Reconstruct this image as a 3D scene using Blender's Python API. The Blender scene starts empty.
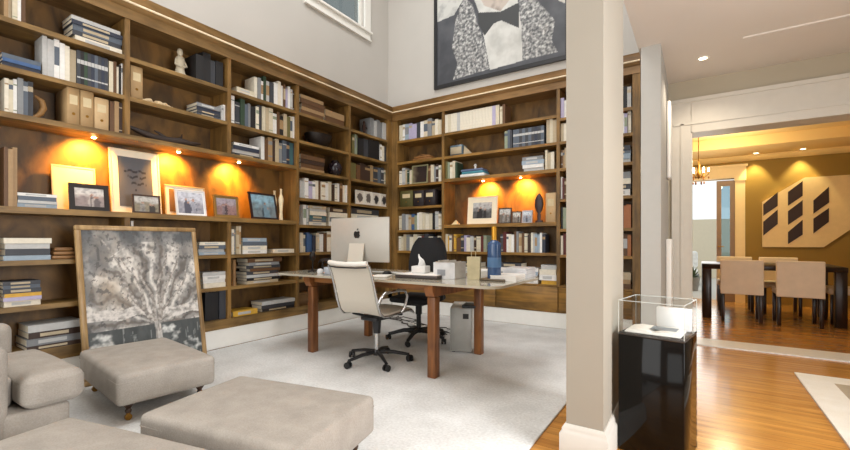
import bpy, bmesh, math, random
from mathutils import Vector, Matrix, noise
random.seed(7)
PI = math.pi
C = bpy.context.scene.collection

# ------------------------------------------------------------------ measuring
FPX = 415.0; CX = 425.0; HY = 241.0; EYE = 1.1
YAW = math.atan((697-425)/FPX)
FW = (-math.sin(YAW), math.cos(YAW)); RT = (math.cos(YAW), math.sin(YAW))
def ray(x):
    t = (x-CX)/FPX
    return (FW[0]+RT[0]*t, FW[1]+RT[1]*t)
def onX(x, y, X):
    r = ray(x); t = X/r[0]
    return (X, r[1]*t, EYE+(HY-y)*t/FPX)
def onY(x, y, Y):
    r = ray(x); t = Y/r[1]
    return (r[0]*t, Y, EYE+(HY-y)*t/FPX)
def onZ(x, y, Z=0.0):
    t = (EYE-Z)*FPX/(y-HY); r = ray(x)
    return (r[0]*t, r[1]*t, Z)

# ------------------------------------------------------------------ materials
def lin(c):
    return tuple((v/255/12.92 if v/255 <= .04045 else ((v/255+.055)/1.055)**2.4) for v in c)
MATS = {}
def nodes_of(name):
    m = bpy.data.materials.new(name); m.use_nodes = True
    nt = m.node_tree; b = nt.nodes['Principled BSDF']
    return m, nt, b
def mat(name, rgb, rough=.6, metal=0.0, var=.12, scale=14.0, bump=0.0, bscale=60.0, coat=0.0, trans=0.0, emit=None, estr=0.0, alpha=1.0):
    if name in MATS: return MATS[name]
    m, nt, b = nodes_of(name)
    L = nt.links.new
    tc = nt.nodes.new('ShaderNodeTexCoord')
    if var > 0:
        n = nt.nodes.new('ShaderNodeTexNoise'); n.inputs['Scale'].default_value = scale; n.inputs['Detail'].default_value = 5
        L(tc.outputs['Object'], n.inputs['Vector'])
        r = nt.nodes.new('ShaderNodeValToRGB')
        c = lin(rgb)
        r.color_ramp.elements[0].position = .3; r.color_ramp.elements[1].position = .7
        r.color_ramp.elements[0].color = (*[max(0, v*(1-var)) for v in c], 1)
        r.color_ramp.elements[1].color = (*[min(1, v*(1+var)) for v in c], 1)
        L(n.outputs['Fac'], r.inputs['Fac']); L(r.outputs['Color'], b.inputs['Base Color'])
    else:
        b.inputs['Base Color'].default_value = (*lin(rgb), 1)
    b.inputs['Roughness'].default_value = rough; b.inputs['Metallic'].default_value = metal
    if coat: b.inputs['Coat Weight'].default_value = coat
    if trans: b.inputs['Transmission Weight'].default_value = trans
    if emit:
        b.inputs['Emission Color'].default_value = (*lin(emit), 1); b.inputs['Emission Strength'].default_value = estr
    if bump:
        n2 = nt.nodes.new('ShaderNodeTexNoise'); n2.inputs['Scale'].default_value = bscale; n2.inputs['Detail'].default_value = 4
        L(tc.outputs['Object'], n2.inputs['Vector'])
        bp = nt.nodes.new('ShaderNodeBump'); bp.inputs['Strength'].default_value = bump; bp.inputs['Distance'].default_value = .01
        L(n2.outputs['Fac'], bp.inputs['Height']); L(bp.outputs['Normal'], b.inputs['Normal'])
    MATS[name] = m
    return m
def wood(name, rgb_dark, rgb_light, axis='X', rough=.45, scale=6.0, coat=0.0, bump=.05):
    if name in MATS: return MATS[name]
    m, nt, b = nodes_of(name); L = nt.links.new
    tc = nt.nodes.new('ShaderNodeTexCoord'); mp = nt.nodes.new('ShaderNodeMapping')
    st = {'X': (.12, 1, 1), 'Y': (1, .12, 1), 'Z': (1, 1, .12)}[axis]
    mp.inputs['Scale'].default_value = st
    L(tc.outputs['Object'], mp.inputs['Vector'])
    n = nt.nodes.new('ShaderNodeTexNoise'); n.inputs['Scale'].default_value = scale*3; n.inputs['Detail'].default_value = 8; n.inputs['Distortion'].default_value = .8
    L(mp.outputs['Vector'], n.inputs['Vector'])
    n3 = nt.nodes.new('ShaderNodeTexNoise'); n3.inputs['Scale'].default_value = scale*.5; n3.inputs['Detail'].default_value = 3
    L(tc.outputs['Object'], n3.inputs['Vector'])
    mx = nt.nodes.new('ShaderNodeMath'); mx.operation = 'ADD'; mx.use_clamp = True
    ml = nt.nodes.new('ShaderNodeMath'); ml.operation = 'MULTIPLY_ADD'; ml.inputs[1].default_value = .8; ml.inputs[2].default_value = -.4
    L(n3.outputs['Fac'], ml.inputs[0]); L(ml.outputs[0], mx.inputs[0]); L(n.outputs['Fac'], mx.inputs[1])
    r = nt.nodes.new('ShaderNodeValToRGB'); r.color_ramp.elements[0].position = .32; r.color_ramp.elements[1].position = .68
    r.color_ramp.elements[0].color = (*lin(rgb_dark), 1); r.color_ramp.elements[1].color = (*lin(rgb_light), 1)
    L(mx.outputs[0], r.inputs['Fac']); L(r.outputs['Color'], b.inputs['Base Color'])
    b.inputs['Roughness'].default_value = rough
    if coat: b.inputs['Coat Weight'].default_value = coat; b.inputs['Coat Roughness'].default_value = .1
    bp = nt.nodes.new('ShaderNodeBump'); bp.inputs['Strength'].default_value = bump; bp.inputs['Distance'].default_value = .005
    L(n.outputs['Fac'], bp.inputs['Height']); L(bp.outputs['Normal'], b.inputs['Normal'])
    MATS[name] = m
    return m
def floor_mat():
    m, nt, b = nodes_of('oak_floor'); L = nt.links.new
    tc = nt.nodes.new('ShaderNodeTexCoord')
    br = nt.nodes.new('ShaderNodeTexBrick'); br.inputs['Scale'].default_value = 1
    br.inputs['Brick Width'].default_value = 1.5; br.inputs['Row Height'].default_value = .085
    br.inputs['Mortar Size'].default_value = .0012; br.inputs['Mortar Smooth'].default_value = .2
    br.inputs['Color1'].default_value = (*lin((212, 156, 82)), 1); br.inputs['Color2'].default_value = (*lin((194, 136, 66)), 1)
    br.inputs['Mortar'].default_value = (*lin((110, 68, 32)), 1); br.offset = .37
    L(tc.outputs['Object'], br.inputs['Vector'])
    mp = nt.nodes.new('ShaderNodeMapping'); mp.inputs['Scale'].default_value = (.7, 7, 1); L(tc.outputs['Object'], mp.inputs['Vector'])
    n = nt.nodes.new('ShaderNodeTexNoise'); n.inputs['Scale'].default_value = 3; n.inputs['Detail'].default_value = 8; L(mp.outputs['Vector'], n.inputs['Vector'])
    r = nt.nodes.new('ShaderNodeValToRGB'); r.color_ramp.elements[0].position = .3; r.color_ramp.elements[1].position = .7
    r.color_ramp.elements[0].color = (.62, .56, .5, 1); r.color_ramp.elements[1].color = (1.1, 1.05, 1, 1)
    L(n.outputs['Fac'], r.inputs['Fac'])
    mx = nt.nodes.new('ShaderNodeMix'); mx.data_type = 'RGBA'; mx.blend_type = 'MULTIPLY'; mx.inputs[0].default_value = 1
    L(br.outputs['Color'], mx.inputs[6]); L(r.outputs['Color'], mx.inputs[7]); L(mx.outputs[2], b.inputs['Base Color'])
    b.inputs['Roughness'].default_value = .22; b.inputs['Coat Weight'].default_value = .35; b.inputs['Coat Roughness'].default_value = .12
    MATS['oak_floor'] = m
    return m
def speckle(name, c1, c2, scale, rough=.9, bump=.4, dist=.01):
    if name in MATS: return MATS[name]
    m, nt, b = nodes_of(name); L = nt.links.new
    tc = nt.nodes.new('ShaderNodeTexCoord')
    n = nt.nodes.new('ShaderNodeTexNoise'); n.inputs['Scale'].default_value = scale; n.inputs['Detail'].default_value = 6; L(tc.outputs['Object'], n.inputs['Vector'])
    n2 = nt.nodes.new('ShaderNodeTexNoise'); n2.inputs['Scale'].default_value = scale*.06; n2.inputs['Detail'].default_value = 3; L(tc.outputs['Object'], n2.inputs['Vector'])
    ad = nt.nodes.new('ShaderNodeMath'); ad.operation = 'ADD'; L(n.outputs['Fac'], ad.inputs[0]); L(n2.outputs['Fac'], ad.inputs[1])
    hf = nt.nodes.new('ShaderNodeMath'); hf.operation = 'MULTIPLY'; hf.inputs[1].default_value = .5; L(ad.outputs[0], hf.inputs[0])
    r = nt.nodes.new('ShaderNodeValToRGB'); r.color_ramp.elements[0].position = .38; r.color_ramp.elements[1].position = .62
    r.color_ramp.elements[0].color = (*lin(c1), 1); r.color_ramp.elements[1].color = (*lin(c2), 1)
    L(hf.outputs[0], r.inputs['Fac']); L(r.outputs['Color'], b.inputs['Base Color'])
    b.inputs['Roughness'].default_value = rough
    bp = nt.nodes.new('ShaderNodeBump'); bp.inputs['Strength'].default_value = bump; bp.inputs['Distance'].default_value = dist
    L(n.outputs['Fac'], bp.inputs['Height']); L(bp.outputs['Normal'], b.inputs['Normal'])
    MATS[name] = m
    return m
def glass(name, tint=(255, 255, 255), rough=0.0, ior=1.45):
    if name in MATS: return MATS[name]
    m, nt, b = nodes_of(name)
    b.inputs['Base Color'].default_value = (*lin(tint), 1); b.inputs['Roughness'].default_value = rough
    b.inputs['Transmission Weight'].default_value = 1; b.inputs['IOR'].default_value = ior
    MATS[name] = m
    return m
def thin_glass(name, tint=(240, 248, 248), refl=.12):
    m = bpy.data.materials.new(name); m.use_nodes = True; nt = m.node_tree; nt.nodes.clear(); L = nt.links.new
    o = nt.nodes.new('ShaderNodeOutputMaterial'); mx = nt.nodes.new('ShaderNodeMixShader')
    t = nt.nodes.new('ShaderNodeBsdfTransparent'); t.inputs['Color'].default_value = (*lin(tint), 1)
    g = nt.nodes.new('ShaderNodeBsdfGlossy'); g.inputs['Roughness'].default_value = .02
    lw = nt.nodes.new('ShaderNodeLayerWeight'); lw.inputs['Blend'].default_value = .5
    pw_ = nt.nodes.new('ShaderNodeMath'); pw_.operation = 'POWER'; pw_.inputs[1].default_value = 4; L(lw.outputs['Facing'], pw_.inputs[0])
    f = nt.nodes.new('ShaderNodeMath'); f.operation = 'MULTIPLY_ADD'; f.inputs[1].default_value = refl*3; f.inputs[2].default_value = refl*.3; L(pw_.outputs[0], f.inputs[0])
    L(f.outputs[0], mx.inputs[0]); L(t.outputs[0], mx.inputs[1]); L(g.outputs[0], mx.inputs[2]); L(mx.outputs[0], o.inputs['Surface'])
    MATS[name] = m
    return m
def paint_mat(name='painted_surface', rough=.6):
    if name in MATS: return MATS[name]
    m, nt, b = nodes_of(name)
    a = nt.nodes.new('ShaderNodeAttribute'); a.attribute_name = 'pigment'
    nt.links.new(a.outputs['Color'], b.inputs['Base Color']); b.inputs['Roughness'].default_value = rough
    MATS[name] = m
    return m

# ------------------------------------------------------------------ mesh builder
class MB:
    def __init__(s): s.v = []; s.f = []; s.mi = []; s.sm = []
    def add(s, vs, fs, m=0, smooth=False):
        o = len(s.v); s.v += [tuple(v) for v in vs]
        for f in fs: s.f.append([i+o for i in f]); s.mi.append(m); s.sm.append(smooth)
        return s
    def box(s, x0, x1, y0, y1, z0, z1, m=0):
        v = [(x0,y0,z0),(x1,y0,z0),(x1,y1,z0),(x0,y1,z0),(x0,y0,z1),(x1,y0,z1),(x1,y1,z1),(x0,y1,z1)]
        return s.add(v, [(0,3,2,1),(4,5,6,7),(0,1,5,4),(1,2,6,5),(2,3,7,6),(3,0,4,7)], m)
    def rbox(s, x0, x1, y0, y1, z0, z1, r=.01, seg=2, m=0, M=None, puff=0.0, cuts=0):
        bm = bmesh.new(); bmesh.ops.create_cube(bm, size=1)
        for v in bm.verts:
            v.co = Vector(((x0+x1)/2+v.co.x*(x1-x0), (y0+y1)/2+v.co.y*(y1-y0), (z0+z1)/2+v.co.z*(z1-z0)))
        r = min(r, (x1-x0)*.49, (y1-y0)*.49, (z1-z0)*.49)
        if cuts: bmesh.ops.subdivide_edges(bm, edges=bm.edges[:], cuts=cuts, use_grid_fill=True)
        if cuts:
            be = [e for e in bm.edges if len(e.link_faces) == 2 and e.link_faces[0].normal.dot(e.link_faces[1].normal) < .5]
            bm.normal_update(); be = [e for e in bm.edges if len(e.link_faces) == 2 and e.link_faces[0].normal.dot(e.link_faces[1].normal) < .5]
        else: be = bm.edges[:]
        bmesh.ops.bevel(bm, geom=be, offset=r, segments=seg, affect='EDGES', profile=.5)
        if puff:
            cx, cy, cz = (x0+x1)/2, (y0+y1)/2, (z0+z1)/2
            for v in bm.verts:
                u = (v.co.x-cx)/(x1-x0)*2; w = (v.co.y-cy)/(y1-y0)*2; q = (v.co.z-cz)/(z1-z0)*2
                v.co.z += puff*q*(1-u*u)*(1-w*w)
                v.co.x += puff*.5*u*(1-w*w)*(1-q*q); v.co.y += puff*.5*w*(1-u*u)*(1-q*q)
        bm.verts.index_update()
        vs = [(M @ v.co) if M else v.co.copy() for v in bm.verts]; fs = [[v.index for v in f.verts] for f in bm.faces]
        bm.free()
        return s.add(vs, fs, m, True)
    def cyl(s, p0, p1, r0, r1=None, n=16, m=0, caps=True):
        r1 = r0 if r1 is None else r1
        p0 = Vector(p0); p1 = Vector(p1); d = (p1-p0).normalized()
        a = d.orthogonal().normalized(); b = d.cross(a)
        vs = []
        for p, r in ((p0, r0), (p1, r1)):
            for i in range(n):
                t = 2*PI*i/n; vs.append(p+a*math.cos(t)*r+b*math.sin(t)*r)
        fs = [(i, (i+1) % n, n+(i+1) % n, n+i) for i in range(n)]
        s.add(vs, fs, m, True)
        if caps: s.add(vs[:n], [tuple(reversed(range(n)))], m); s.add(vs[n:], [tuple(range(n))], m)
        return s
    def lathe(s, prof, n=24, m=0, c=(0, 0, 0), sx=1, sy=1):
        vs = []; k = len(prof)
        for i in range(n):
            t = 2*PI*i/n
            for r, z in prof: vs.append((c[0]+r*math.cos(t)*sx, c[1]+r*math.sin(t)*sy, c[2]+z))
        fs = []
        for i in range(n):
            j = (i+1) % n
            for q in range(k-1): fs.append((i*k+q, j*k+q, j*k+q+1, i*k+q+1))
        return s.add(vs, fs, m, True)
    def tube(s, pts, r, n=10, m=0, flat=1.0, rs=None):
        pts = [Vector(p) for p in pts]; vs = []; K = len(pts); up0 = None
        for i, p in enumerate(pts):
            d = (pts[min(i+1, K-1)]-pts[max(i-1, 0)]).normalized()
            if up0 is None: a = d.orthogonal().normalized()
            else: a = (up0-d*up0.dot(d)).normalized()
            up0 = a; b = d.cross(a); rr = rs[i] if rs else r
            for j in range(n):
                t = 2*PI*j/n; vs.append(p+a*math.cos(t)*rr*flat+b*math.sin(t)*rr)
        fs = []
        for i in range(K-1):
            for j in range(n): fs.append((i*n+j, i*n+(j+1) % n, (i+1)*n+(j+1) % n, (i+1)*n+j))
        fs.append(tuple(reversed(range(n)))); fs.append(tuple((K-1)*n+j for j in range(n)))
        return s.add(vs, fs, m, True)
    def prism(s, poly, fn, m=0, cap=True):      # poly: 2-D points, fn(p, k) with k = 0/1 gives 3-D
        n = len(poly); vs = [fn(p, 0) for p in poly]+[fn(p, 1) for p in poly]
        fs = [(i, (i+1) % n, n+(i+1) % n, n+i) for i in range(n)]
        if cap: fs += [tuple(reversed(range(n))), tuple(range(n, 2*n))]
        return s.add(vs, fs, m)
    def build(s, name, mats, parent=None, loc=(0, 0, 0), rz=0, rot=None):
        me = bpy.data.meshes.new(name); me.from_pydata(s.v, [], s.f); 
        for mm in (mats if isinstance(mats, (list, tuple)) else [mats]): me.materials.append(mm)
        for p, i, sm in zip(me.polygons, s.mi, s.sm): p.material_index = i; p.use_smooth = sm
        bm = bmesh.new(); bm.from_mesh(me); bmesh.ops.recalc_face_normals(bm, faces=bm.faces[:]); bm.to_mesh(me); bm.free()
        me.set_sharp_from_angle(angle=.9)
        o = bpy.data.objects.new(name, me); C.objects.link(o)
        o.location = loc; o.rotation_euler = rot if rot else (0, 0, rz)
        if parent: o.parent = parent
        return o
def tag(o, label=None, cat=None, group=None, kind=None):
    if label: o['label'] = label
    if cat: o['category'] = cat
    if group: o['group'] = group
    if kind: o['kind'] = kind
    return o
def thing(name, label, cat, loc=(0, 0, 0), rz=0, group=None, rot=None):
    o = bpy.data.objects.new(name, None); C.objects.link(o); o.location = loc; o.rotation_euler = rot if rot else (0, 0, rz)
    o.empty_display_size = .1
    return tag(o, label, cat, group)
def copy_tree(o, parent=None):
    c = o.copy(); C.objects.link(c); c.parent = parent
    for ch in list(o.children): copy_tree(ch, c)
    return c
def struct(o): o['kind'] = 'structure'; return o
def canvas(name, w, h, nx, ny, fn, parent=None, loc=(0, 0, 0), rot=(0, 0, 0), m=None, th=.004):
    """thin painted panel in local XZ, facing -Y, colours per vertex from fn(u, v) -> rgb 0..255"""
    vs = []; cols = []
    for j in range(ny+1):
        for i in range(nx+1):
            u = i/nx; v = j/ny; vs.append(((u-.5)*w, 0, v*h)); cols.append(fn(u, v))
    fs = [(j*(nx+1)+i, j*(nx+1)+i+1, (j+1)*(nx+1)+i+1, (j+1)*(nx+1)+i) for j in range(ny) for i in range(nx)]
    me = bpy.data.meshes.new(name); k = len(vs)
    vs += [(-w/2, th, 0), (w/2, th, 0), (w/2, th, h), (-w/2, th, h)]; cols += [(120, 110, 95)]*4
    a, b_, c_, d_ = 0, nx, (nx+1)*(ny+1)-1, ny*(nx+1)
    fs += [(k, k+3, k+2, k+1), (a, k, k+1, b_), (b_, k+1, k+2, c_), (c_, k+2, k+3, d_), (d_, k+3, k, a)]
    me.from_pydata(vs, [], fs)
    at = me.color_attributes.new('pigment', 'FLOAT_COLOR', 'POINT')
    for i, c in enumerate(cols): at.data[i].color = (*lin(c), 1)
    me.materials.append(m or paint_mat())
    o = bpy.data.objects.new(name, me); C.objects.link(o); o.location = loc; o.rotation_euler = rot
    if parent: o.parent = parent
    return o

# palette
W_CASE = wood('walnut_shelf_wood', (96, 72, 36), (144, 112, 62), 'Y', .5)
W_CASE_X = wood('walnut_shelf_wood_crosswise', (106, 76, 30), (156, 114, 50), 'X', .5)
W_CASE_Z = wood('walnut_shelf_wood_upright', (98, 72, 34), (142, 106, 54), 'Z', .5)
W_BACK = wood('walnut_back_shade_darkened', (68, 48, 23), (130, 94, 44), 'Z', .55, 2.2)  # panel wood darkened further, putting some interior shade into its colour
for _n in W_BACK.node_tree.nodes:
    if _n.type == 'MAPPING': _n.inputs['Scale'].default_value = (1, 1, .45)
W_TRIM = wood('walnut_cornice', (110, 84, 48), (146, 114, 70), 'Y', .4)
W_BEAD = mat('bead_painted_highlight', (244, 224, 190), .25)  # bead coloured pale as a painted highlight along the cornice
W_DESK = wood('reddish_desk_timber', (98, 58, 28), (142, 90, 46), 'Z', .4)
W_DESKX = wood('desk_rail_timber', (104, 64, 30), (150, 98, 50), 'X', .4)
FLOOR = floor_mat()
CARPET = speckle('cream_wool_carpet', (202, 201, 199), (226, 226, 225), 60, .95, .5, .01)
WHITE = mat('white_trim_paint', (236, 234, 228), .4, var=.02)
CREAM = mat('cream_trim_paint', (206, 201, 190), .4, var=.02)
W_LIB = mat('library_wall_paint', (190, 186, 180), .85, var=.02, scale=2)
W_HALL = mat('hall_wall_taupe', (176, 166, 146), .85, var=.02, scale=2)
W_COL = mat('column_greige_paint', (160, 154, 142), .7, var=.02, scale=2)
W_CEIL = mat('ceiling_paint', (216, 209, 200), .9, var=.015, scale=2)
W_DIN = mat('ochre_wall_paint', (148, 118, 52), .75, var=.03, scale=2)
W_DCEIL = mat('dining_ceiling_paint', (240, 210, 150), .8, var=.02, scale=2)
LINEN = speckle('oatmeal_linen', (152, 145, 136), (170, 162, 153), 160, .95, .3, .003)
BLACK = mat('black_lacquer', (12, 10, 9), .1, var=0); BLACK.node_tree.nodes['Principled BSDF'].inputs['Specular IOR Level'].default_value = .22
CHROME = mat('polished_chrome', (200, 200, 200), .15, 1.0, var=0)
DKMETAL = mat('dark_grey_metal', (60, 60, 62), .35, .7, var=.05)
BLKPL = mat('black_plastic', (22, 22, 24), .45, var=.1)
BRASS = mat('aged_brass', (150, 110, 50), .3, 1.0, var=.1)
ESP = wood('espresso_wood', (30, 17, 12), (48, 28, 20), 'Z', .3)
GOLDW = wood('pale_gilt_frame_wood', (128, 100, 64), (176, 144, 98), 'Z', .4)

# ------------------------------------------------------------------ geometry constants
XL = -4.036; XLB = -4.376; XW = -4.38
YB = 5.205; YBB = 5.545; YW = 5.55
Y0 = .60                                   # near end of the long bookcase
LDIV = [1.559, 2.476, 3.355, 4.255]
XA = -3.93; XD1 = -3.10; XD2 = -1.44; XE = -.61; XEND = -.53
ZS = [.30, .63, .96, 1.30, 1.63, 1.98, 2.33, 2.67]
TH = .035; COR0 = 2.985
HC = 2.83                                   # hall ceiling
ZTOP = 6.4; XR = 2.3; YR = -2.6

# ------------------------------------------------------------------ shell
def sbox(name, m, *b):
    return struct(MB().box(*b).build(name, m))
floor = sbox('floor', FLOOR, XW-.2, 3.4, YR-.2, 9.5, -.1, 0)
def wall_with_holes(name, m, axis, c0, c1, a0, a1, z0, z1, holes):
    """wall slab on plane axis between c0..c1, along a0..a1, with rectangular holes (h0,h1,zl,zh)"""
    b = MB(); ys = sorted({a0, a1, *[h[0] for h in holes], *[h[1] for h in holes]})
    for p, q in zip(ys, ys[1:]):
        zs = [z0]; 
        for h in holes:
            if h[0] <= p and h[1] >= q: zs += [h[2], h[3]]
        zs.append(z1)
        for u, w in zip(zs[::2], zs[1::2]):
            if w-u > .001:
                if axis == 'X': b.box(c0, c1, p, q, u, w)
                else: b.box(p, q, c0, c1, u, w)
    return struct(b.build(name, m))
WY0, WY1, WZ0, WZ1 = 3.86, 4.93, 4.42, 5.85
wall_with_holes('wall_left', W_LIB, 'X', XW-.2, XW, YR, YW+.2, 0, ZTOP, [(WY0, WY1, WZ0, WZ1)])
wall_with_holes('wall_back', W_LIB, 'Y', YW, YW+.2, XW, -.44, 0, ZTOP, [])
# wall behind the camera; its unseen tall windows are added to light the rooms
wall_with_holes('wall_front', W_LIB, 'Y', YR-.2, YR, XW-.2, XR+.2, 0, ZTOP, [(-3.9, -.9, .6, 5.6), (.0, 1.8, .3, 2.5)])
b = MB(); b.box(XW-.2, -3.6, YR-.2, YW+.2, ZTOP, ZTOP+.1); b.box(-1.2, -.30, YR-.2, YW+.2, ZTOP, ZTOP+.1); b.box(-3.6, -1.2, YR-.2, .6, ZTOP, ZTOP+.1); b.box(-3.6, -1.2, 4.4, YW+.2, ZTOP, ZTOP+.1)  # opening left for an added skylight, out of view
struct(b.build('ceiling_library', W_CEIL))
# hall ceiling with a shallow tray
tx0, ty1 = .325, 4.45
b = MB(); b.box(-.442, tx0, YR, 5.3, HC, HC+.28); b.box(tx0, XR, ty1, 5.3, HC, HC+.28); b.box(tx0, XR, YR, ty1, HC+.012, HC+.28)
struct(b.build('ceiling_hall', W_CEIL))
wall_with_holes('wall_gallery', W_LIB, 'X', -.442, -.30, YR, YW, HC+.28, ZTOP, [])
wall_with_holes('wall_right', W_HALL, 'X', XR, XR+.2, YR, 9.3, 0, HC+.3, [(.5, 2.2, .6, 2.4)])
# hall end wall with the dining opening
OX0, OX1, OZ = -.054, 2.0, 2.27
wall_with_holes('wall_dining', W_HALL, 'Y', 5.3, 5.56, -.265, XR, 0, HC, [(OX0, OX1, 0, OZ)])
b = MB()
b.box(-.232, OX0+.004, 5.272, 5.30, 0, 2.60); b.box(OX1-.004, OX1+.17, 5.272, 5.30, 0, 2.60); b.box(OX0, OX1, 5.272, 5.30, OZ-.003, 2.60)
b.box(-.25, OX1+.19, 5.255, 5.30, 2.585, 2.625); b.box(-.215, OX1+.15, 5.262, 5.275, OZ+.075, OZ+.1); b.box(-.15, -.12, 5.262, 5.275, 0, OZ+.09)
b.box(OX0-.002, OX0+.012, 5.27, 5.565, 0, OZ); b.box(OX0, OX1, 5.27, 5.565, OZ-.012, OZ+.002)
b.box(-.245, OX0+.02, 5.25, 5.30, 0, .19)
struct(b.build('trim_1', CREAM))
struct(MB().box(-.23, 2.0, 5.25, 5.60, 0.0, .012).build('trim_2', mat('white_marble_sill', (232, 228, 220), .3, var=.02)))
# wall stub at the back of the library
sbox('wall_pier', mat('pier_grey_paint', (170, 168, 162), .7, var=.02), -.42, -.265, 4.17, 5.54, 0, HC)
b = MB(); b.rbox(-.263, -.225, 4.95, 5.15, 1.75, 2.55, .015, 2); b.rbox(-.263, -.215, 4.85, 5.20, 0, 1.12, .008, 2)
struct(b.build('trim_3', WHITE))
# column
b = MB(); b.box(-.559, -.382, 2.17, 2.82, 0, HC)
struct(b.build('wall_column', W_COL))
b = MB(); b.prism([(0, 0), (.028, 0), (.028, .125), (.018, .135), (.018, .150), (.006, .170), (0, .170)],
                  lambda p, k: (-.559-p[0] if k == 0 else -.382+p[0], 2.17-p[0], p[1]))
b.prism([(0, 0), (.028, 0), (.028, .125), (.018, .135), (.018, .150), (.006, .170), (0, .170)],
        lambda p, k: (-.382+p[0], 2.17-p[0] if k == 0 else 2.82+p[0], p[1]))
b.prism([(0, 0), (.028, 0), (.028, .125), (.018, .135), (.018, .150), (.006, .170), (0, .170)],
        lambda p, k: (-.559-p[0], 2.17-p[0] if k == 0 else 2.82+p[0], p[1]))
struct(b.build('baseboard_column', mat('column_base_paint', (206, 202, 194), .5, var=.02)))
# high window in the side wall
w = thing('window_1', None, None); w['kind'] = 'structure'; del_keys = None
b = MB(); fx = XW
b.box(fx, fx+.03, WY0-.11, WY0, WZ0-.02, WZ1+.12); b.box(fx, fx+.03, WY1, WY1+.13, WZ0-.02, WZ1+.12)
b.box(fx, fx+.03, WY0, WY1, WZ1, WZ1+.12); b.box(fx, fx+.025, WY0-.11, WY1+.13, WZ0-.12, WZ0-.02)
b.box(fx, fx+.06, WY0-.15, WY1+.15, WZ0-.03, WZ0); b.box(fx, fx+.04, WY0-.12, WY1+.14, WZ0-.145, WZ0-.12)
b.build('window_casing', WHITE, w)
b = MB(); b.box(fx-.1, fx-.05, WY0, WY0+.05, WZ0, WZ1); b.box(fx-.1, fx-.05, WY1-.05, WY1, WZ0, WZ1); b.box(fx-.1, fx-.05, WY0, WY1, WZ0, WZ0+.05); b.box(fx-.1, fx-.05, WY0, WY1, WZ1-.05, WZ1)
b.build('window_frame', WHITE, w)
TG = thin_glass('window_pane_glass', (200, 216, 222))
MB().box(fx-.08, fx-.074, WY0+.04, WY1-.04, WZ0+.04, WZ1-.04).build('window_pane', thin_glass('sky_dimming_high_pane', (178, 182, 182)), w)  # grey tint put in to dim the sky like a dusk reflection

# dining room shell
DZ = 2.61; DY = 9.3
wall_with_holes('wall_far', W_DIN, 'Y', DY, DY+.2, -1.6, 3.4, 0, DZ+.3, [(-.75, .572, 0, 2.233)])
wall_with_holes('wall_dining_side', W_DIN, 'X', -1.6, -1.4, 5.56, DY, 0, DZ+.3, [])
wall_with_holes('wall_dining_end', W_DIN, 'X', 3.2, 3.4, 5.56, DY, 0, DZ+.3, [])
struct(MB().box(XR, 3.4, 5.3, 5.56, 0, DZ+.3).build('wall_dining_return', W_DIN))
b = MB(); b.box(-1.6, 3.4, 5.56, 6.3, DZ, DZ+.3); b.box(-1.6, 3.4, 8.35, DY+.2, DZ, DZ+.3); b.box(-1.6, -.7, 6.3, 8.35, DZ, DZ+.3); b.box(1.95, 3.4, 6.3, 8.35, DZ, DZ+.3); b.box(-.7, 1.95, 6.3, 8.35, DZ+.16, DZ+.3)
struct(b.build('ceiling_dining', W_DCEIL))
b = MB(); 
b.box(.572, .715, DY-.03, DY, 0, 2.26); b.box(-.9, .73, DY-.035, DY, 2.233, 2.43); b.box(-.92, .75, DY-.06, DY, 2.43, 2.47); b.box(-.9, -.75, DY-.03, DY, 0, 2.26)
b.box(.56, .73, DY-.045, DY, 2.18, 2.233)
struct(b.build('trim_4', mat('buttery_trim_paint', (238, 214, 168), .5, var=.02)))
b = MB(); b.prism([(0, 0), (.09, 0), (.09, -.02), (.02, -.09), (0, -.09)], lambda p, k: (-1.4+k*4.6, DY-p[0], DZ+p[1]))
struct(b.build('trim_5', W_DCEIL))
d = bpy.data.objects.new('door_1', None); C.objects.link(d); d['kind'] = 'structure'
TAUPE = mat('taupe_door_paint', (150, 126, 108), .5, var=.04)
b = MB(); b.box(.30, .372, DY+.02, DY+.07, 0, 2.2); b.box(.50, .572, DY+.02, DY+.07, 0, 2.2); b.box(.372, .50, DY+.02, DY+.07, 2.1, 2.2); b.box(.372, .50, DY+.02, DY+.07, 0, .25)
b.build('door_leaf', TAUPE, d)
MB().box(.372, .50, DY+.042, DY+.046, .25, 2.1).build('door_pane', TG, d)
MB().cyl((.325, DY-.03, 1.0), (.325, DY+.02, 1.0), .012, n=10).cyl((.325, DY-.03, 1.0), (.41, DY-.03, 1.0), .009, n=10).build('door_handle', BRASS, d)
# terrace outside the dining room
sbox('terrace_ground', mat('pale_terrace_stone', (200, 196, 188), .8, var=.03), -5, 6, 9.5, 16, -.1, -.005)
sbox('terrace_wall', mat('cream_render', (226, 214, 190), .9, var=.02), -5, 6, 15, 15.2, 0, 1.75)

# ------------------------------------------------------------------ bookcases
def case_parts(t, case):
    """long case: along Y, front at XL;  end case: along X, front at YB"""
    if case == 'L':
        mp = lambda a0, a1, d0, d1, z0, z1: (XL-d1, XL-d0, a0, a1, z0, z1); wS = W_CASE
    else:
        mp = lambda a0, a1, d0, d1, z0, z1: (a0, a1, YB+d0, YB+d1, z0, z1); wS = W_CASE_X
    def part(name, m, *q):
        b = MB()
        for r in q: b.box(*mp(*r))
        return b.build(name, m, t)
    return part, wS
cornP = [(0, COR0), (.008, COR0), (.008, COR0+.085), (.03, COR0+.095), (.045, COR0+.122), (.03, COR0+.135), (.022, COR0+.14), (.03, COR0+.2), (.04, COR0+.215), (0, COR0+.215)]
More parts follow.
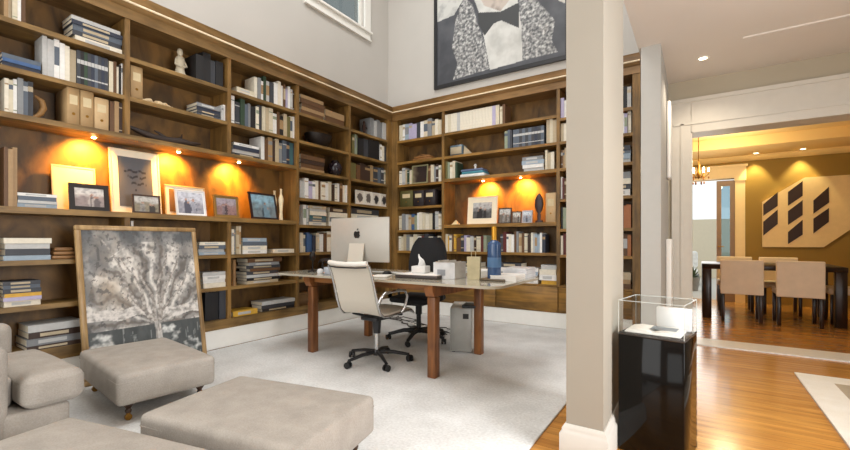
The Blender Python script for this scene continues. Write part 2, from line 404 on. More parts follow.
# long bookcase
longc = thing('bookcase', 'long brown wooden wall bookcase with lit display niche under high window', 'bookcase')
part, wS = case_parts(longc, 'L')
part('back_panel', W_BACK, (Y0, YB, .325, .338, .2, 3.0))
part('side_panel', W_CASE_Z, (Y0-.04, Y0, 0, .338, .0, 3.0))
part('corner_stile', W_CASE_Z, (5.10, YB-.001, 0, .325, .2, 3.0))
part('fascia', wS, (Y0, YB, .0, .022, .205, .30))
for i, y in enumerate(LDIV):
    if i < 2:
        part('divider', W_CASE_Z, (y-.02, y+.02, .002, .325, 2.005, COR0)); part('divider', W_CASE_Z, (y-.02, y+.02, .002, .325, .30, 1.30))
    else: part('divider', W_CASE_Z, (y-.02, y+.02, .002, .325, .30, COR0))
edges = [Y0]+LDIV+[5.10]
for i in range(5):
    a, c = edges[i]+(.02 if i else 0), edges[i+1]-(.02 if i < 4 else 0)
    part('shelf', wS, (a, c, .004, .325, ZS[0]-TH, ZS[0]))
    rows = [.63, .96, 2.33, 2.67] if i < 3 else [.63, .96, 1.30, 1.63, 1.98, 2.33, 2.67]
    for z in rows: part('shelf', wS, (a, c, .004, .325, z-TH, z))
part('ledge', wS, (Y0, LDIV[2]-.02, -.006, .325, 1.299, 1.344))
part('valance', wS, (Y0, LDIV[2]-.02, -.004, .325, 1.965, 2.005))
MB().prism(cornP[:3]+[(0, COR0+.085)], lambda p, k: (XL+p[0], Y0-.04 if k == 0 else YB-p[0], p[1])).box(XLB+.01, XL, Y0-.04, YB, 3.0, 3.19).build('top_rail', W_TRIM, longc)
MB().prism([(0, COR0+.085)]+cornP[3:], lambda p, k: (XL+p[0], Y0-.04 if k == 0 else YB-p[0], p[1])).build('cornice', W_TRIM, longc)
MB().tube([(XL+.048, Y0-.04, COR0+.124), (XL+.048, YB-.046, COR0+.124)], .0095, 8).build('bead', W_BEAD, longc)
MB().box(XL-.3, XL-.004, Y0-.04, YB, 0.016, .204).build('plinth', WHITE, longc)
# end bookcase
endc = thing('bookcase', 'brown wooden bookcase with drawers under the tuxedo painting', 'bookcase')
part, wS = case_parts(endc, 'E')
part('back_panel', W_BACK, (XL, XE, .325, .338, .2, 3.0))
part('corner_stile', W_CASE_Z, (XL+.001, XA, .0, .325, .2, 3.0))
part('side_panel', W_CASE_Z, (XE, XEND, .0, .338, .0, 3.0))
for x, z0 in ((XD1, .55), (XD2, .55)): part('divider', W_CASE_Z, (x-.02, x+.02, .002, .325, z0, COR0))
ed = [XA, XD1, XD2, XE]
for i, rows in enumerate(([.95, 1.27, 1.63, 1.975, 2.33, 2.665], [.95, 2.33, 2.67], [.93, 1.25, 1.62, 2.0, 2.33, 2.62])):
    a, c = ed[i]+(.02 if i else 0), ed[i+1]-(.02 if i < 2 else 0)
    for z in rows: part('shelf', wS, (a, c, .004, .325, z-TH, z))
part('shelf', wS, (XA, XE, .0, .325, .53, .55))
part('ledge', wS, (XD1+.02, XD2-.02, -.006, .325, 1.29, 1.336))
part('valance', wS, (XD1+.02, XD2-.02, -.004, .325, 1.955, 2.0))
dw = [XA, XD1, (XD1+XD2)/2, XD2, XE]
for i in range(4):
    f = MB().rbox(dw[i]+.006, dw[i+1]-.006, YB-.004, YB+.016, .215, .524, .004, 1).build('drawer_front', W_CASE_X, endc)
part('carcass', W_CASE_X, (XA, XE, .02, .30, .205, .528))
MB().prism(cornP[:3]+[(0, COR0+.085)], lambda p, k: (XL+p[0]+.001 if k == 0 else XEND, YB-p[0], p[1])).box(XL+.002, XEND, YB, YBB-.01, 3.0, 3.19).build('top_rail', wood('walnut_cornice_crosswise', (118, 88, 50), (150, 114, 70), 'X', .4), endc)
MB().prism([(0, COR0+.085)]+cornP[3:], lambda p, k: (XL+p[0]+.001 if k == 0 else XEND, YB-p[0], p[1])).build('cornice', MATS['walnut_cornice_crosswise'], endc)
MB().tube([(XL+.046, YB-.048, COR0+.124), (XEND, YB-.048, COR0+.124)], .0095, 8).build('bead', W_BEAD, endc)
MB().box(XL+.002, XEND, YB+.004, YB+.3, 0.016, .204).build('plinth', WHITE, endc)
# lamps under the valances
BULB = mat('warm_halogen_bulb', (255, 220, 150), .5, var=0, emit=(255, 214, 140), estr=60)
def niche_lamp(x, y, z, t):
    f = MB().lathe([(0, -.004), (.028, -.004), (.034, 0), (.034, .0)], 20, c=(x, y, z)).build('lamp_ring', BRASS, t)
    g = MB().lathe([(0, -.016), (.012, -.012), (.018, -.004)], 14, c=(x, y, z)).build('bulb', BULB, f)
    l = bpy.data.lights.new('niche_spot', 'SPOT'); l.energy = 80; l.color = (1, .43, .05); l.spot_size = 2.05; l.spot_blend = .8; l.shadow_soft_size = .02
    o = bpy.data.objects.new('niche_spot', l); C.objects.link(o); o.location = (x, y, z-.03); return o
for y in (1.374, 2.05, 2.68):
    o = niche_lamp(-4.19, y, 1.965, longc); o.rotation_euler = (0, .82, 0)
for x in (-2.53, -1.98):
    o = niche_lamp(x, 5.36, 1.955, endc); o.rotation_euler = (.82, 0, 0)

# ------------------------------------------------------------------ books
COL = {'white': (226, 224, 220), 'ivory': (222, 214, 196), 'cream': (206, 196, 172), 'beige': (182, 166, 138), 'tan': (160, 130, 92), 'light grey': (184, 184, 182), 'grey': (130, 132, 134),
       'charcoal': (58, 60, 66), 'black': (26, 25, 27), 'navy': (44, 50, 66), 'blue': (62, 92, 136), 'pale blue': (148, 164, 178), 'slate blue': (86, 95, 107), 'teal': (62, 100, 106), 'dark green': (46, 66, 48),
       'olive': (104, 98, 56), 'sage': (140, 150, 128), 'brown': (98, 68, 42), 'dark brown': (58, 40, 30), 'maroon': (90, 34, 32), 'red': (150, 44, 38), 'lilac': (176, 168, 196), 'yellow': (206, 160, 58), 'orange': (168, 104, 60)}
def cm(c): return mat('cloth_'+c.replace(' ', '_'), COL[c], .55, var=.08, scale=30)
PAGES = mat('book_pages', (224, 214, 192), .9, var=.1, scale=200)
ORD = 'first second third fourth fifth sixth seventh eighth ninth tenth eleventh twelfth thirteenth fourteenth fifteenth sixteenth seventeenth eighteenth nineteenth twentieth twenty-first twenty-second twenty-third twenty-fourth'.split()
BAYS = {'L0': 'fifth bay, long bookcase', 'L1': 'fourth bay, long bookcase', 'L2': 'third bay, long bookcase', 'L3': 'second bay, long bookcase', 'L4': 'corner bay, long bookcase',
        'E0': 'corner bay, end bookcase', 'E1': 'middle bay, end bookcase', 'E2': 'last bay, end bookcase'}
ROWN = {2.67: 'top row', 2.665: 'top row', 2.62: 'top row', 2.33: 'second row', 2.005: 'third row', 1.98: 'third row', 1.975: 'third row', 2.0: 'third row', 1.63: 'fourth row', 1.62: 'fourth row', 1.344: 'lit niche', 1.336: 'lit niche',
        1.30: 'fifth row', 1.27: 'fifth row', 1.25: 'fifth row', .96: 'row under ledge', .95: 'sixth row', .93: 'sixth row', .63: 'low row', .55: 'drawer-top row', .30: 'bottom row'}
def spot(case, a, z, rec, depth=0):
    """location + rotation for a local frame whose -Y is the front face"""
    if case[0] == 'L': return (XL-rec, a, z), PI/2
    return (a, YB+rec, z), 0
def along(case, px, rec=.03):
    return onX(px, 240, XL-rec)[1] if case[0] == 'L' else onY(px, 240, YB+rec)[0]
def zat(case, px, py, rec=.03):
    return (onX(px, py, XL-rec) if case[0] == 'L' else onY(px, py, YB+rec))[2]
def upright_mesh(w, d, h, c, band):
    b = MB(); t = min(.0025, w*.2)
    b.box(-w/2, -w/2+t, 0, d, 0, h); b.box(w/2-t, w/2, 0, d, 0, h); b.box(-w/2+t, w/2-t, 0, t, 0, h)
    b.box(-w/2+t, w/2-t, t, d-.004, .003, h-.004, 1)
    if band:
        for z0, z1 in band: b.box(-w/2+.0006, w/2-.0006, -.0005, 0.0004, h*z0, h*z1, 2)
    return b
def flat_mesh(w, d, h, band):
    b = MB(); t = min(.0028, h*.2)
    b.box(-w/2, w/2, 0, d, 0, t); b.box(-w/2, w/2, 0, d, h-t, h); b.box(-w/2, w/2, 0, t, t, h-t)
    b.box(-w/2+.004, w/2-.004, t, d-.004, t, h-t, 1)
    if band: b.box(-w*.3, w*.22, -.0005, .0004, h*.25, h*.75, 2)
    return b
BN = {}; BOOKS = []
def uprights(case, z, px0, px1, cols, h=.24, n=None, hv=.12, lean=0, noband=False, series=False):
    a0, a1 = along(case, px0), along(case, px1)
    if not series and len(cols) > 5 and px1-px0 > 8:
        m_ = round(len(cols)*.88); cols = [cols[int(i*len(cols)/m_)] for i in range(m_)]
    n = n or len(cols); tot = a1-a0
    ws = [1 if series else random.uniform(.7, 1.35) for _ in range(n)]; k = tot/sum(ws); a = a0; lst = []
    for i in range(n):
        w = ws[i]*k; c = cols[i % len(cols)] if not callable(cols) else cols(i)
        hh = min(h*(1 if series else random.uniform(1-hv, 1+hv*.6)), .318 if z not in (1.336, 1.344) else .5)
        d = random.uniform(.17, .22) if not series else .2
        dark = sum(COL[c]) < 330
        bc = random.choice(['beige', 'light grey', 'tan']) if dark else random.choice(['grey', 'tan', 'slate blue', 'beige', 'sage'])
        band = None if noband or random.random() < .55 else random.choice([[(.72, .86)], [(.2, .26), (.7, .85)], [(.35, .8)], [(.82, .86), (.1, .13)]])
        if dark and series: band = [(.62, .74), (.2, .24)]; bc = 'light grey'
        loc, rz = spot(case, a+w/2, z+.0005, .03+(0 if series else random.uniform(0, .02)))
        o = dict(mb=upright_mesh(w*.97, d, hh, c, band), mats=[cm(c), PAGES, cm(bc)], loc=loc, rz=rz, area=w*hh/(loc[0]**2+loc[1]**2)); BOOKS.append(o)
        lst.append((a, o, c, w, hh)); a += w
    lst.sort(key=lambda q: q[0], reverse=(case[0] == 'L'))
    key = (case, z); BN.setdefault(key, [])
    BN[key] += lst
def finish_books():
    for (case, z), lst in BN.items():
        lst.sort(key=lambda q: q[0], reverse=(case[0] == 'L'))
        for i, (a, o, c, w, hh) in enumerate(lst):
            sz = 'slim ' if w < .018 else ('thick ' if w > .045 else '')
            o['tags'] = (f"{sz}{c} book standing {ORD[i] if i < len(ORD) else 'last'} from corner side, {ROWN[z]}, {BAYS[case]}", 'book', f"books standing in the {ROWN[z]} of the {BAYS[case].split(',')[0]} of the {BAYS[case].split(', ')[1]}")
def pile(case, z, px0, px1, ytop, cols, word='pile', depth=.22, name='book', rec=.03, jit=.02, labelc=None, band=True):
    a0, a1 = along(case, px0, rec), along(case, px1, rec); zt = zat(case, (px0+px1)/2, ytop, rec); tot = max(zt-z, .012)
    ws = [random.uniform(.7, 1.3) for _ in cols]; k = tot/sum(ws); zz = z+.0005
    for i, c in enumerate(cols):
        h = ws[i]*k; L = (a1-a0)*random.uniform(1-jit*3, 1); ctr = (a0+a1)/2+random.uniform(-1, 1)*((a1-a0)-L)/2
        loc, rz = spot(case, ctr, zz, rec+random.uniform(0, .02))
        dark = sum(COL[c]) < 330
        o = dict(mb=flat_mesh(L, depth*random.uniform(.85, 1), h*.98, band and h > .012 and random.random() < .6), mats=[cm(c), PAGES, cm('beige' if dark else 'light grey')], loc=loc, rz=rz, area=L*h/(loc[0]**2+loc[1]**2)); BOOKS.append(o)
        o['tags'] = (f"{c} {name.replace('_', ' ')} lying {ORD[i]} from bottom of {word}, {ROWN[z]}, {BAYS[case]}", 'book', f"books lying in {word}, {ROWN[z]}, {BAYS[case]}")
        zz += h
G = random.choice
# ---- long bookcase, fifth bay
uprights('L0', 2.67, 4, 26, ['tan', 'beige', 'cream', 'white', 'brown', 'cream'], .27)
pile('L0', 2.67, 72, 124, 23, ['ivory', 'charcoal', 'slate blue', 'navy', 'light grey'], jit=.04)
pile('L0', 2.33, 2, 41, 57, ['navy', 'blue', 'slate blue'], jit=.01)
uprights('L0', 2.33, 43, 70, ['light grey', 'light grey', 'white', 'white', 'ivory'], .3)
uprights('L0', 2.33, 70.5, 77, ['beige'], .27, noband=True)
uprights('L0', 2.33, 77, 108, ['charcoal', 'black', 'dark green', 'charcoal', 'navy', 'slate blue', 'charcoal', 'navy', 'charcoal'], .27, series=True)
uprights('L0', 2.33, 109, 125, ['cream', 'brown', 'ivory', 'black', 'white'], .26)
uprights('L0', 2.005, 5, 34, ['ivory', 'cream', 'white', 'grey', 'slate blue', 'charcoal', 'white'], .26)
uprights('L0', 2.005, 110, 126, ['brown', 'tan', 'dark brown', 'maroon'], .25)
pile('L0', 1.344, 17, 58, 193.5, ['pale blue', 'light grey', 'slate blue', 'white'])
uprights('L0', 1.344, 4, 18, ['brown', 'tan', 'tan'], .42, noband=True)
pile('L0', .96, 3, 52, 238, ['pale blue', 'charcoal', 'light grey', 'ivory'], jit=.05)
pile('L0', .63, 3, 42, 281, ['ivory', 'lilac', 'yellow', 'charcoal', 'slate blue', 'charcoal'], jit=.02)
pile('L0', .30, 26, 84, 323, ['dark brown', 'grey', 'dark brown', 'light grey'], depth=.29, rec=.004)
# ---- fourth bay
uprights('L1', 2.67, 196, 224, ['black', 'black', 'charcoal', 'black'], .28, noband=True)
pile('L1', 2.33, 197, 221, 105, ['slate blue', 'charcoal', 'navy', 'grey'])
uprights('L1', 2.33, 221.5, 226, ['light grey', 'white'], .17)
pile('L1', .96, 199, 226, 242, ['pale blue', 'light grey', 'slate blue', 'ivory'])
pile('L1', .63, 203, 226, 272, ['ivory', 'white', 'white', 'light grey'])
uprights('L1', .30, 206, 226, ['black', 'black', 'charcoal'], .29, noband=True)
uprights('L1', .96, 131.5, 136, ['white', 'cream'], .3)
# ---- third bay
pile('L2', 2.67, 237, 255, 89, ['ivory', 'cream'])
uprights('L2', 2.67, 255, 264, ['ivory', 'grey', 'white'], .24)
uprights('L2', 2.67, 264.5, 296, ['dark green', 'light grey', 'charcoal', 'white', 'ivory', 'white', 'brown', 'lilac', 'white', 'light grey', 'dark brown', 'maroon'], .27)
uprights('L2', 2.33, 230.5, 235, ['white'], .3)
uprights('L2', 2.33, 236, 296, ['charcoal', 'dark green', 'slate blue', 'grey', 'black', 'ivory', 'charcoal', 'cream', 'beige', 'brown', 'cream', 'white', 'brown', 'black', 'beige', 'olive', 'ivory', 'white', 'white'], .27)
pile('L2', 2.005, 232, 261, 144.5, ['charcoal', 'light grey', 'navy', 'white'], jit=.05)
uprights('L2', 2.005, 262, 296, ['white', 'brown', 'tan', 'dark brown', 'beige', 'grey', 'slate blue', 'navy', 'teal', 'charcoal', 'black'], .27)
uprights('L2', .96, 229.5, 242, ['white', 'ivory', 'grey', 'beige', 'cream'], .28)
pile('L2', .96, 243, 268, 238, ['white', 'ivory', 'slate blue', 'pale blue'])
pile('L2', .96, 274, 295, 249, ['ivory'], word='loose pair')
pile('L2', .63, 247, 283, 258, ['beige', 'black', 'light grey', 'charcoal', 'brown', 'charcoal', 'grey', 'brown'], jit=.06)
pile('L2', .30, 233, 258, 310, ['yellow'], word='low pile')
pile('L2', .30, 262, 296, 300, ['black', 'charcoal', 'light grey'], word='dark pile')
# ---- second bay
pile('L3', 2.67, 300.5, 325, 98, ['brown', 'tan', 'brown', 'brown', 'tan'], jit=.03, band=False)
pile('L3', 2.67, 326, 345, 112, ['brown', 'tan'], word='short pile', band=False)
pile('L3', 1.98, 301, 325, 156, ['tan', 'brown', 'dark brown', 'brown'], band=False)
uprights('L3', 1.63, 300.5, 348, ['light grey', 'white', 'lilac', 'white', 'ivory', 'brown', 'ivory', 'white', 'cream', 'cream', 'dark brown', 'ivory', 'white', 'brown', 'ivory', 'white', 'ivory'], .245)
uprights('L3', 1.30, 304, 309, ['white', 'light grey'], .24)
pile('L3', 1.30, 309.5, 327, 206, ['ivory', 'slate blue', 'teal', 'ivory', 'light grey', 'beige'])
pile('L3', 1.30, 330, 348, 208, ['white', 'grey', 'ivory', 'dark brown'], word='wider pile')
uprights('L3', .96, 300.5, 306, ['ivory', 'cream'], .24)
uprights('L3', .96, 307, 316, ['blue', 'blue', 'navy'], .23, noband=True)
uprights('L3', .96, 317, 346, ['cream', 'white', 'brown', 'ivory', 'grey', 'cream', 'charcoal', 'ivory', 'white'], .25)
pile('L3', .63, 302, 330, 272, ['tan', 'brown', 'beige'])
# ---- corner bay
uprights('L4', 2.67, 371, 386.5, ['grey', 'light grey', 'grey', 'grey', 'light grey'], .27, noband=True)
uprights('L4', 2.33, 352.5, 358, ['olive', 'sage', 'sage'], .27)
uprights('L4', 2.33, 358.5, 380, ['black', 'charcoal', 'black', 'black'], .28, noband=True)
uprights('L4', 2.33, 380.5, 387, ['white', 'ivory', 'charcoal'], .26)
uprights('L4', 1.98, 351, 387, ['olive', 'brown', 'dark brown', 'dark brown', 'tan', 'charcoal', 'slate blue', 'charcoal', 'cream', 'beige'], .24)
pile('L4', 1.30, 352, 380, 209, ['grey', 'white', 'ivory', 'charcoal'])
uprights('L4', .96, 354, 386, ['ivory', 'brown', 'white', 'cream', 'charcoal', 'beige', 'tan', 'white', 'grey', 'ivory'], .25)
# ---- end bookcase, corner bay
uprights('E0', 2.665, 399, 441, ['cream', 'white', 'pale blue', 'lilac', 'lilac', 'charcoal', 'ivory', 'white', 'cream', 'grey', 'beige', 'ivory', 'cream', 'beige'], .25)
uprights('E0', 1.975, 399, 411, ['ivory', 'light grey', 'beige', 'dark green', 'cream'], .25)
uprights('E0', 1.975, 428, 441, ['brown', 'cream', 'grey', 'dark brown', 'ivory', 'white'], .26)
uprights('E0', 1.27, 399, 441, ['cream', 'grey', 'light grey', 'beige', 'blue', 'sage', 'white', 'charcoal', 'ivory', 'cream', 'ivory', 'cream', 'black', 'light grey', 'ivory', 'cream'], .25)
uprights('E0', .95, 398, 441, ['ivory', 'cream', 'beige', 'grey', 'ivory', 'cream', 'brown', 'white', 'maroon', 'charcoal', 'ivory', 'navy', 'cream', 'white'], .24)
# ---- end bookcase, middle bay
uprights('E1', 2.67, 445, 499, ['ivory', 'cream', 'ivory', 'ivory', 'light grey', 'ivory', 'ivory', 'ivory', 'ivory', 'ivory', 'ivory', 'ivory', 'ivory', 'ivory', 'ivory', 'lilac', 'cream'], .27, noband=True, series=True)
uprights('E1', 2.67, 499.5, 505, ['cream', 'brown'], .27)
uprights('E1', 2.33, 504, 512, ['sage', 'slate blue', 'charcoal'], .24)
uprights('E1', 2.33, 513, 544, ['slate blue', 'slate blue', 'charcoal', 'slate blue', 'charcoal', 'slate blue', 'charcoal', 'navy', 'charcoal', 'slate blue'], .24, series=True)
uprights('E1', 2.33, 546, 556.5, ['beige', 'cream', 'beige'], .31, noband=True)
uprights('E1', 2.0, 445.5, 457, ['olive', 'sage', 'ivory', 'cream', 'dark green'], .25)
pile('E1', 2.0, 521.5, 544, 156, ['light grey', 'white', 'pale blue', 'grey'], jit=.04)
uprights('E1', 2.0, 545, 554, ['cream', 'beige', 'ivory'], .24, noband=True)
uprights('E1', .95, 445, 456, ['cream', 'yellow', 'ivory', 'brown', 'yellow'], .24)
uprights('E1', .95, 456.5, 486, ['brown', 'charcoal', 'lilac', 'ivory', 'light grey', 'dark brown', 'cream', 'maroon', 'sage', 'white'], .22)
uprights('E1', .95, 500, 545, ['charcoal', 'maroon', 'white', 'ivory', 'white', 'brown', 'grey', 'beige', 'brown', 'ivory', 'cream', 'dark brown', 'ivory', 'light grey', 'pale blue', 'pale blue', 'white', 'navy', 'navy'], .26)
pile('E1', .55, 449, 480, 262, ['white', 'light grey', 'ivory', 'charcoal'], word='near pile')
pile('E1', .55, 499, 521, 263, ['light grey', 'white', 'grey', 'white', 'charcoal'], jit=.05, word='paper pile')
pile('E1', .55, 522, 538, 268, ['white', 'light grey', 'pale blue', 'white'], jit=.05, word='middle pile')
pile('E1', .55, 539, 557, 265, ['yellow', 'white', 'ivory', 'light grey'], jit=.05, word='yellow-based pile')
# ---- last bay, mostly behind the column
for z, cs, h in ((2.62, ['lilac', 'white', 'ivory', 'charcoal', 'brown', 'white', 'ivory', 'black', 'light grey'], .25), (2.33, ['beige', 'ivory', 'white', 'lilac', 'beige', 'light grey', 'white', 'lilac', 'ivory'], .25),
                 (1.25, ['black', 'sage', 'charcoal', 'orange', 'ivory', 'teal', 'charcoal', 'orange', 'orange'], .27), (.93, ['ivory', 'maroon', 'grey', 'charcoal', 'sage', 'charcoal', 'grey', 'brown', 'orange'], .25)):
    uprights('E2', z, 560.5, 566.5, cs[:2], h); uprights('E2', z, 619.5, 631, cs[-3:], h)
pile('E2', 2.0, 608, 631, 146, ['light grey', 'pale blue', 'slate blue', 'charcoal'], jit=.03)
uprights('E2', 2.0, 560.5, 567, ['brown', 'tan', 'beige'], .25)
uprights('E2', 1.62, 560.5, 567, ['white', 'maroon', 'brown'], .27)
pile('E2', 1.62, 612, 631, 172, ['white', 'charcoal', 'ivory', 'grey'], jit=.03)
pile('E2', .55, 600, 631, 272, ['brown', 'tan', 'beige'], jit=.03)
finish_books()
BOOKS.sort(key=lambda o: -o['area'])
for o in BOOKS[:300]:
    tag(o['mb'].build('book', o['mats'], loc=o['loc'], rz=o['rz']), *o['tags'])
rest = MB(); ms = []
for o in BOOKS[300:]:                      # the smallest-looking books of the far rows
    M = Matrix.Translation(o['loc']) @ Matrix.Rotation(o['rz'], 4, 'Z'); k = len(rest.v); b = o['mb']
    rest.v += [tuple(M @ Vector(v)) for v in b.v]; rest.f += [[i+k for i in f] for f in b.f]; rest.sm += b.sm
    for i in b.mi:
        if o['mats'][i] not in ms: ms.append(o['mats'][i])
        rest.mi.append(ms.index(o['mats'][i]))
tag(rest.build('shelf_books', ms), 'many slim small books filling gaps in the far rows', 'books', kind='stuff')
print('BOOKS', len(BOOKS))

# ------------------------------------------------------------------ pictures and ornaments
def nz(x, y, s=0.0): return noise.noise(Vector((x, y, s)))
def fb(x, y, s=0.0, o=4):
    v = 0; a = 1; t = 0
    for i in range(o): v += a*noise.noise(Vector((x*2**i, y*2**i, s+i*7))); t += a; a *= .55
    return v/t
def mixc(a, b, t): t = max(0, min(1, t)); return tuple(a[i]+(b[i]-a[i])*t for i in range(3))
def snapshot(seed, sky=(190, 195, 200), mid=(120, 115, 110), dark=(40, 38, 40), skin=(190, 150, 130)):
    R_ = random.Random(seed*17+3); figs = [(R_.uniform(.2, .8), R_.uniform(.06, .11), R_.uniform(.35, .62), R_.random()) for _ in range(R_.choice([2, 3, 4]))]
    def f(u, v):
        c = mixc(mid, sky, (v-.45)*4+fb(u*3, v*3, seed)*1.5)
        for cx, wd, ht, k in figs:
            w = wd*(1-.5*max(0, v/ht-.75)*4)+.03*nz(v*9, cx*9, seed)
            if abs(u-cx) < w and v < ht: c = mixc(dark, sky, .1 if k < .5 else .65)
            if ((u-cx)/.8)**2+(v-ht-.05)**2 < .0035: c = mixc(skin, dark, .25 if v > ht+.07 else 0)
        return mixc(c, dark, fb(u*7, v*7, seed+3)*.8+.08)
    return f
def frame_thing(case, px0, px1, ytop, z, rec, rim, matc, border, mb, fn, label, tilt=-.14, turn=0.0, group=None, n=24, rimm=None):
    a0, a1 = along(case, px0, rec), along(case, px1, rec); w = a1-a0
    h = (zat(case, (px0+px1)/2, ytop, rec)-z)/math.cos(tilt)
    loc, rz = spot(case, (a0+a1)/2, z+.002, rec)
    t = thing('photo_frame', label, 'picture frame', loc, group=group); t.rotation_euler = (tilt, 0, rz+turn)
    R = rimm or mat('rim_'+str(rim), rim, .4, var=.06)
    b = MB(); b.box(-w/2, w/2, 0, .016, 0, border); b.box(-w/2, w/2, 0, .016, h-border, h); b.box(-w/2, -w/2+border, 0, .016, border, h-border); b.box(w/2-border, w/2, 0, .016, border, h-border)
    b.box(-w/2+.003, w/2-.003, .0125, .0155, .003, h-.003)
    b.build('frame', R, t)
    iw, ih = w-2*border, h-2*border
    if mb > 0:
        MB().box(-iw/2, iw/2, .009, .0115, border, border+ih).build('mount_board', mat('mount_'+str(matc), matc, .8, var=.03), t)
    pw, ph = iw-2*mb, ih-2*mb
    if fn: canvas('picture', pw, ph, n, int(n*ph/pw)+2, fn, t, (0, .006, border+mb), th=.002)
    b = MB(); b.prism([(0, .0), (.0, h*.6), (.004, h*.6), (h*.22, .0)], lambda p, k: (-.01+.02*k, .0165+p[0], p[1])).build('easel_back', BLKPL, t)
    return t
frame_thing('L0', 53, 97, 166, 1.344, .22, (226, 200, 156), (232, 214, 176), .012, 0, lambda u, v: (236, 220, 184), 'large blank cream panel in a pale rim standing behind dark photo frame', -.12, rimm=mat('pale_rim', (232, 208, 166), .5))
frame_thing('L0', 70, 110, 184, 1.344, .10, (30, 26, 26), 0, .035, 0, snapshot(2, (220, 216, 210), (150, 140, 140), (90, 84, 88)), 'dark wide-rimmed photo frame in front of the blank cream panel', -.16)
def textpage(u, v):
    c = (96, 98, 104)  # page grey darkened to stand in for the weaker light on it
    for k, y in enumerate((.72, .60, .47, .36)):
        if abs(v-y-.02*math.sin(u*23+k*2)) < .022 and .15+.1*k < u < .82-.1*(k == 3)*3 and nz(u*18, k*3.1) > -.25: c = (50, 50, 56)
    return c
frame_thing('L1', 112, 162, 150, 1.344, .20, (238, 224, 196), (244, 234, 212), .010, .055, textpage, 'tall white frame holding a grey sheet with dark handwritten lines', -.12, n=40)
frame_thing('L1', 133, 161, 195, 1.344, .05, (66, 46, 34), 0, .014, 0, snapshot(5, (200, 196, 190), (140, 130, 110), (50, 44, 40)), 'small landscape snapshot with brown ends before the tall white frame', -.1)
frame_thing('L1', 166, 206, 186, 1.344, .19, (196, 168, 120), (236, 226, 200), .010, .03, lambda u, v: (120, 92, 64) if u < .4 else (206, 200, 190), 'gilt-edged frame with wide cream mount standing behind a white frame', -.1)
frame_thing('L1', 177, 207, 190, 1.344, .07, (226, 224, 222), (240, 240, 240), .012, .012, snapshot(1, (214, 216, 226), (160, 160, 170), (70, 70, 84)), 'white photo frame in front of the gilt-edged frame', -.18)
frame_thing('L2', 215, 240, 195.5, 1.344, .10, (150, 110, 50), (140, 112, 62), .014, .018, snapshot(3, (170, 160, 170), (150, 120, 120), (70, 56, 60)), 'small golden wood photo frame standing alone below the lamp', -.14)
frame_thing('L2', 251, 280, 193, 1.344, .06, (40, 24, 26), 0, .022, 0, snapshot(4, (150, 190, 210), (120, 134, 140), (50, 60, 70)), 'dark maroon photo frame with blue landscape beside slender cream vases', -.2, .12)
vprof = [(0, 0), (.022, 0), (.024, .02), (.018, .1), (.024, .19), (.030, .24), (.024, .28), (.012, .31), (.012, .36), (.016, .37), (.010, .375), (0, .37)]
IVC = mat('ivory_ceramic', (232, 214, 176), .35)
def small(name, mb, mats, case, px, z, rec, label, cat, turn=0, group=None):
    loc, rz = spot(case, along(case, px, rec), z+.0006, rec)
    o = mb.build(name, mats, loc=loc, rz=rz+turn); return tag(o, label, cat, group)
small('slender_vase', MB().lathe(vprof, 18), IVC, 'L2', 281, 1.344, .10, 'taller slender cream vase at the end of the lit niche', 'vase')
small('slender_vase', MB().lathe([(r, h*.95) for r, h in vprof], 18), IVC, 'L2', 274.5, 1.344, .18, 'slender cream vase half hidden behind the maroon photo frame', 'vase')
# white figurine on top row
fg = MB().lathe([(0, 0), (.055, 0), (.058, .03), (.045, .05), (.035, .10), (.042, .16), (.036, .20), (.018, .215), (.026, .245), (.022, .275), (0, .29)], 20)
fg.tube([(-.035, 0, .18), (-.05, -.02, .12), (-.01, -.04, .10)], .011, 8).tube([(.035, 0, .18), (.05, -.02, .12), (.01, -.04, .10)], .011, 8)
small('figurine', fg, mat('chalk_white_plaster', (196, 184, 160), .7), 'L1', 180, 2.67, .14, 'chalk-white small seated figurine on the top row', 'figurine')
TANBOX = mat('tan_cardboard', (172, 142, 100), .7, var=.08); LTBOX = mat('light_tan_cardboard', (196, 166, 124), .7, var=.08)
def boxfile(case, px0, px1, z, h, m, label, d=.26, rec=.03, hole=False, cat='box file'):
    a0, a1 = along(case, px0, rec), along(case, px1, rec); w = abs(a1-a0)
    loc, rz = spot(case, (a0+a1)/2, z+.0006, rec)
    t = thing('box_file', label, cat, loc, rz)
    b = MB(); b.rbox(-w/2+.001, w/2-.001, 0, d, 0, h, .004, 1); b.build('case', m, t)
    MB().cyl((0, -.0015, h*.3), (0, .0, h*.3), .011, n=14).build('finger_ring', BRASS, t)
    MB().box(-w*.3, w*.3, -.001, 0, h*.55, h*.8).build('spine_label', mat('label_paper', (206, 188, 150), .8), t)
    return t
boxfile('L0', 67, 80, 2.005, .29, TANBOX, 'tan box file, farther from the corner than its twin, third row')
boxfile('L0', 80.3, 94, 2.005, .29, TANBOX, 'tan box file between its twin and a paler box, third row')
boxfile('L0', 94.4, 109, 2.005, .26, LTBOX, 'pale tan shorter box file next to brown books, third row')
boxfile('L1', 130.5, 143, 2.33, .285, TANBOX, 'tan wooden box file beside a curled pale shell ornament')
hp = [(-.06, -.03, .012), (-.03, -.02, .02), (.0, -.01, .05), (.02, 0, .10), (.01, 0, .15), (-.03, 0, .18)]
small('horn_ornament', MB().tube(hp, .012, 10, rs=[.006, .014, .02, .022, .02, .008]).rbox(-.08, .05, -.04, .03, 0, .012, .004, 1), mat('carved_horn', (150, 112, 66), .5), 'L0', 40, 2.005, .1, 'curved tan horn carving beside tan box files', 'ornament')
sp = MB()
for k in range(3): sp.rbox(-.075+k*.008, .075-k*.01, 0, .12, .0+k*.031, .028+k*.031, .012, 2)
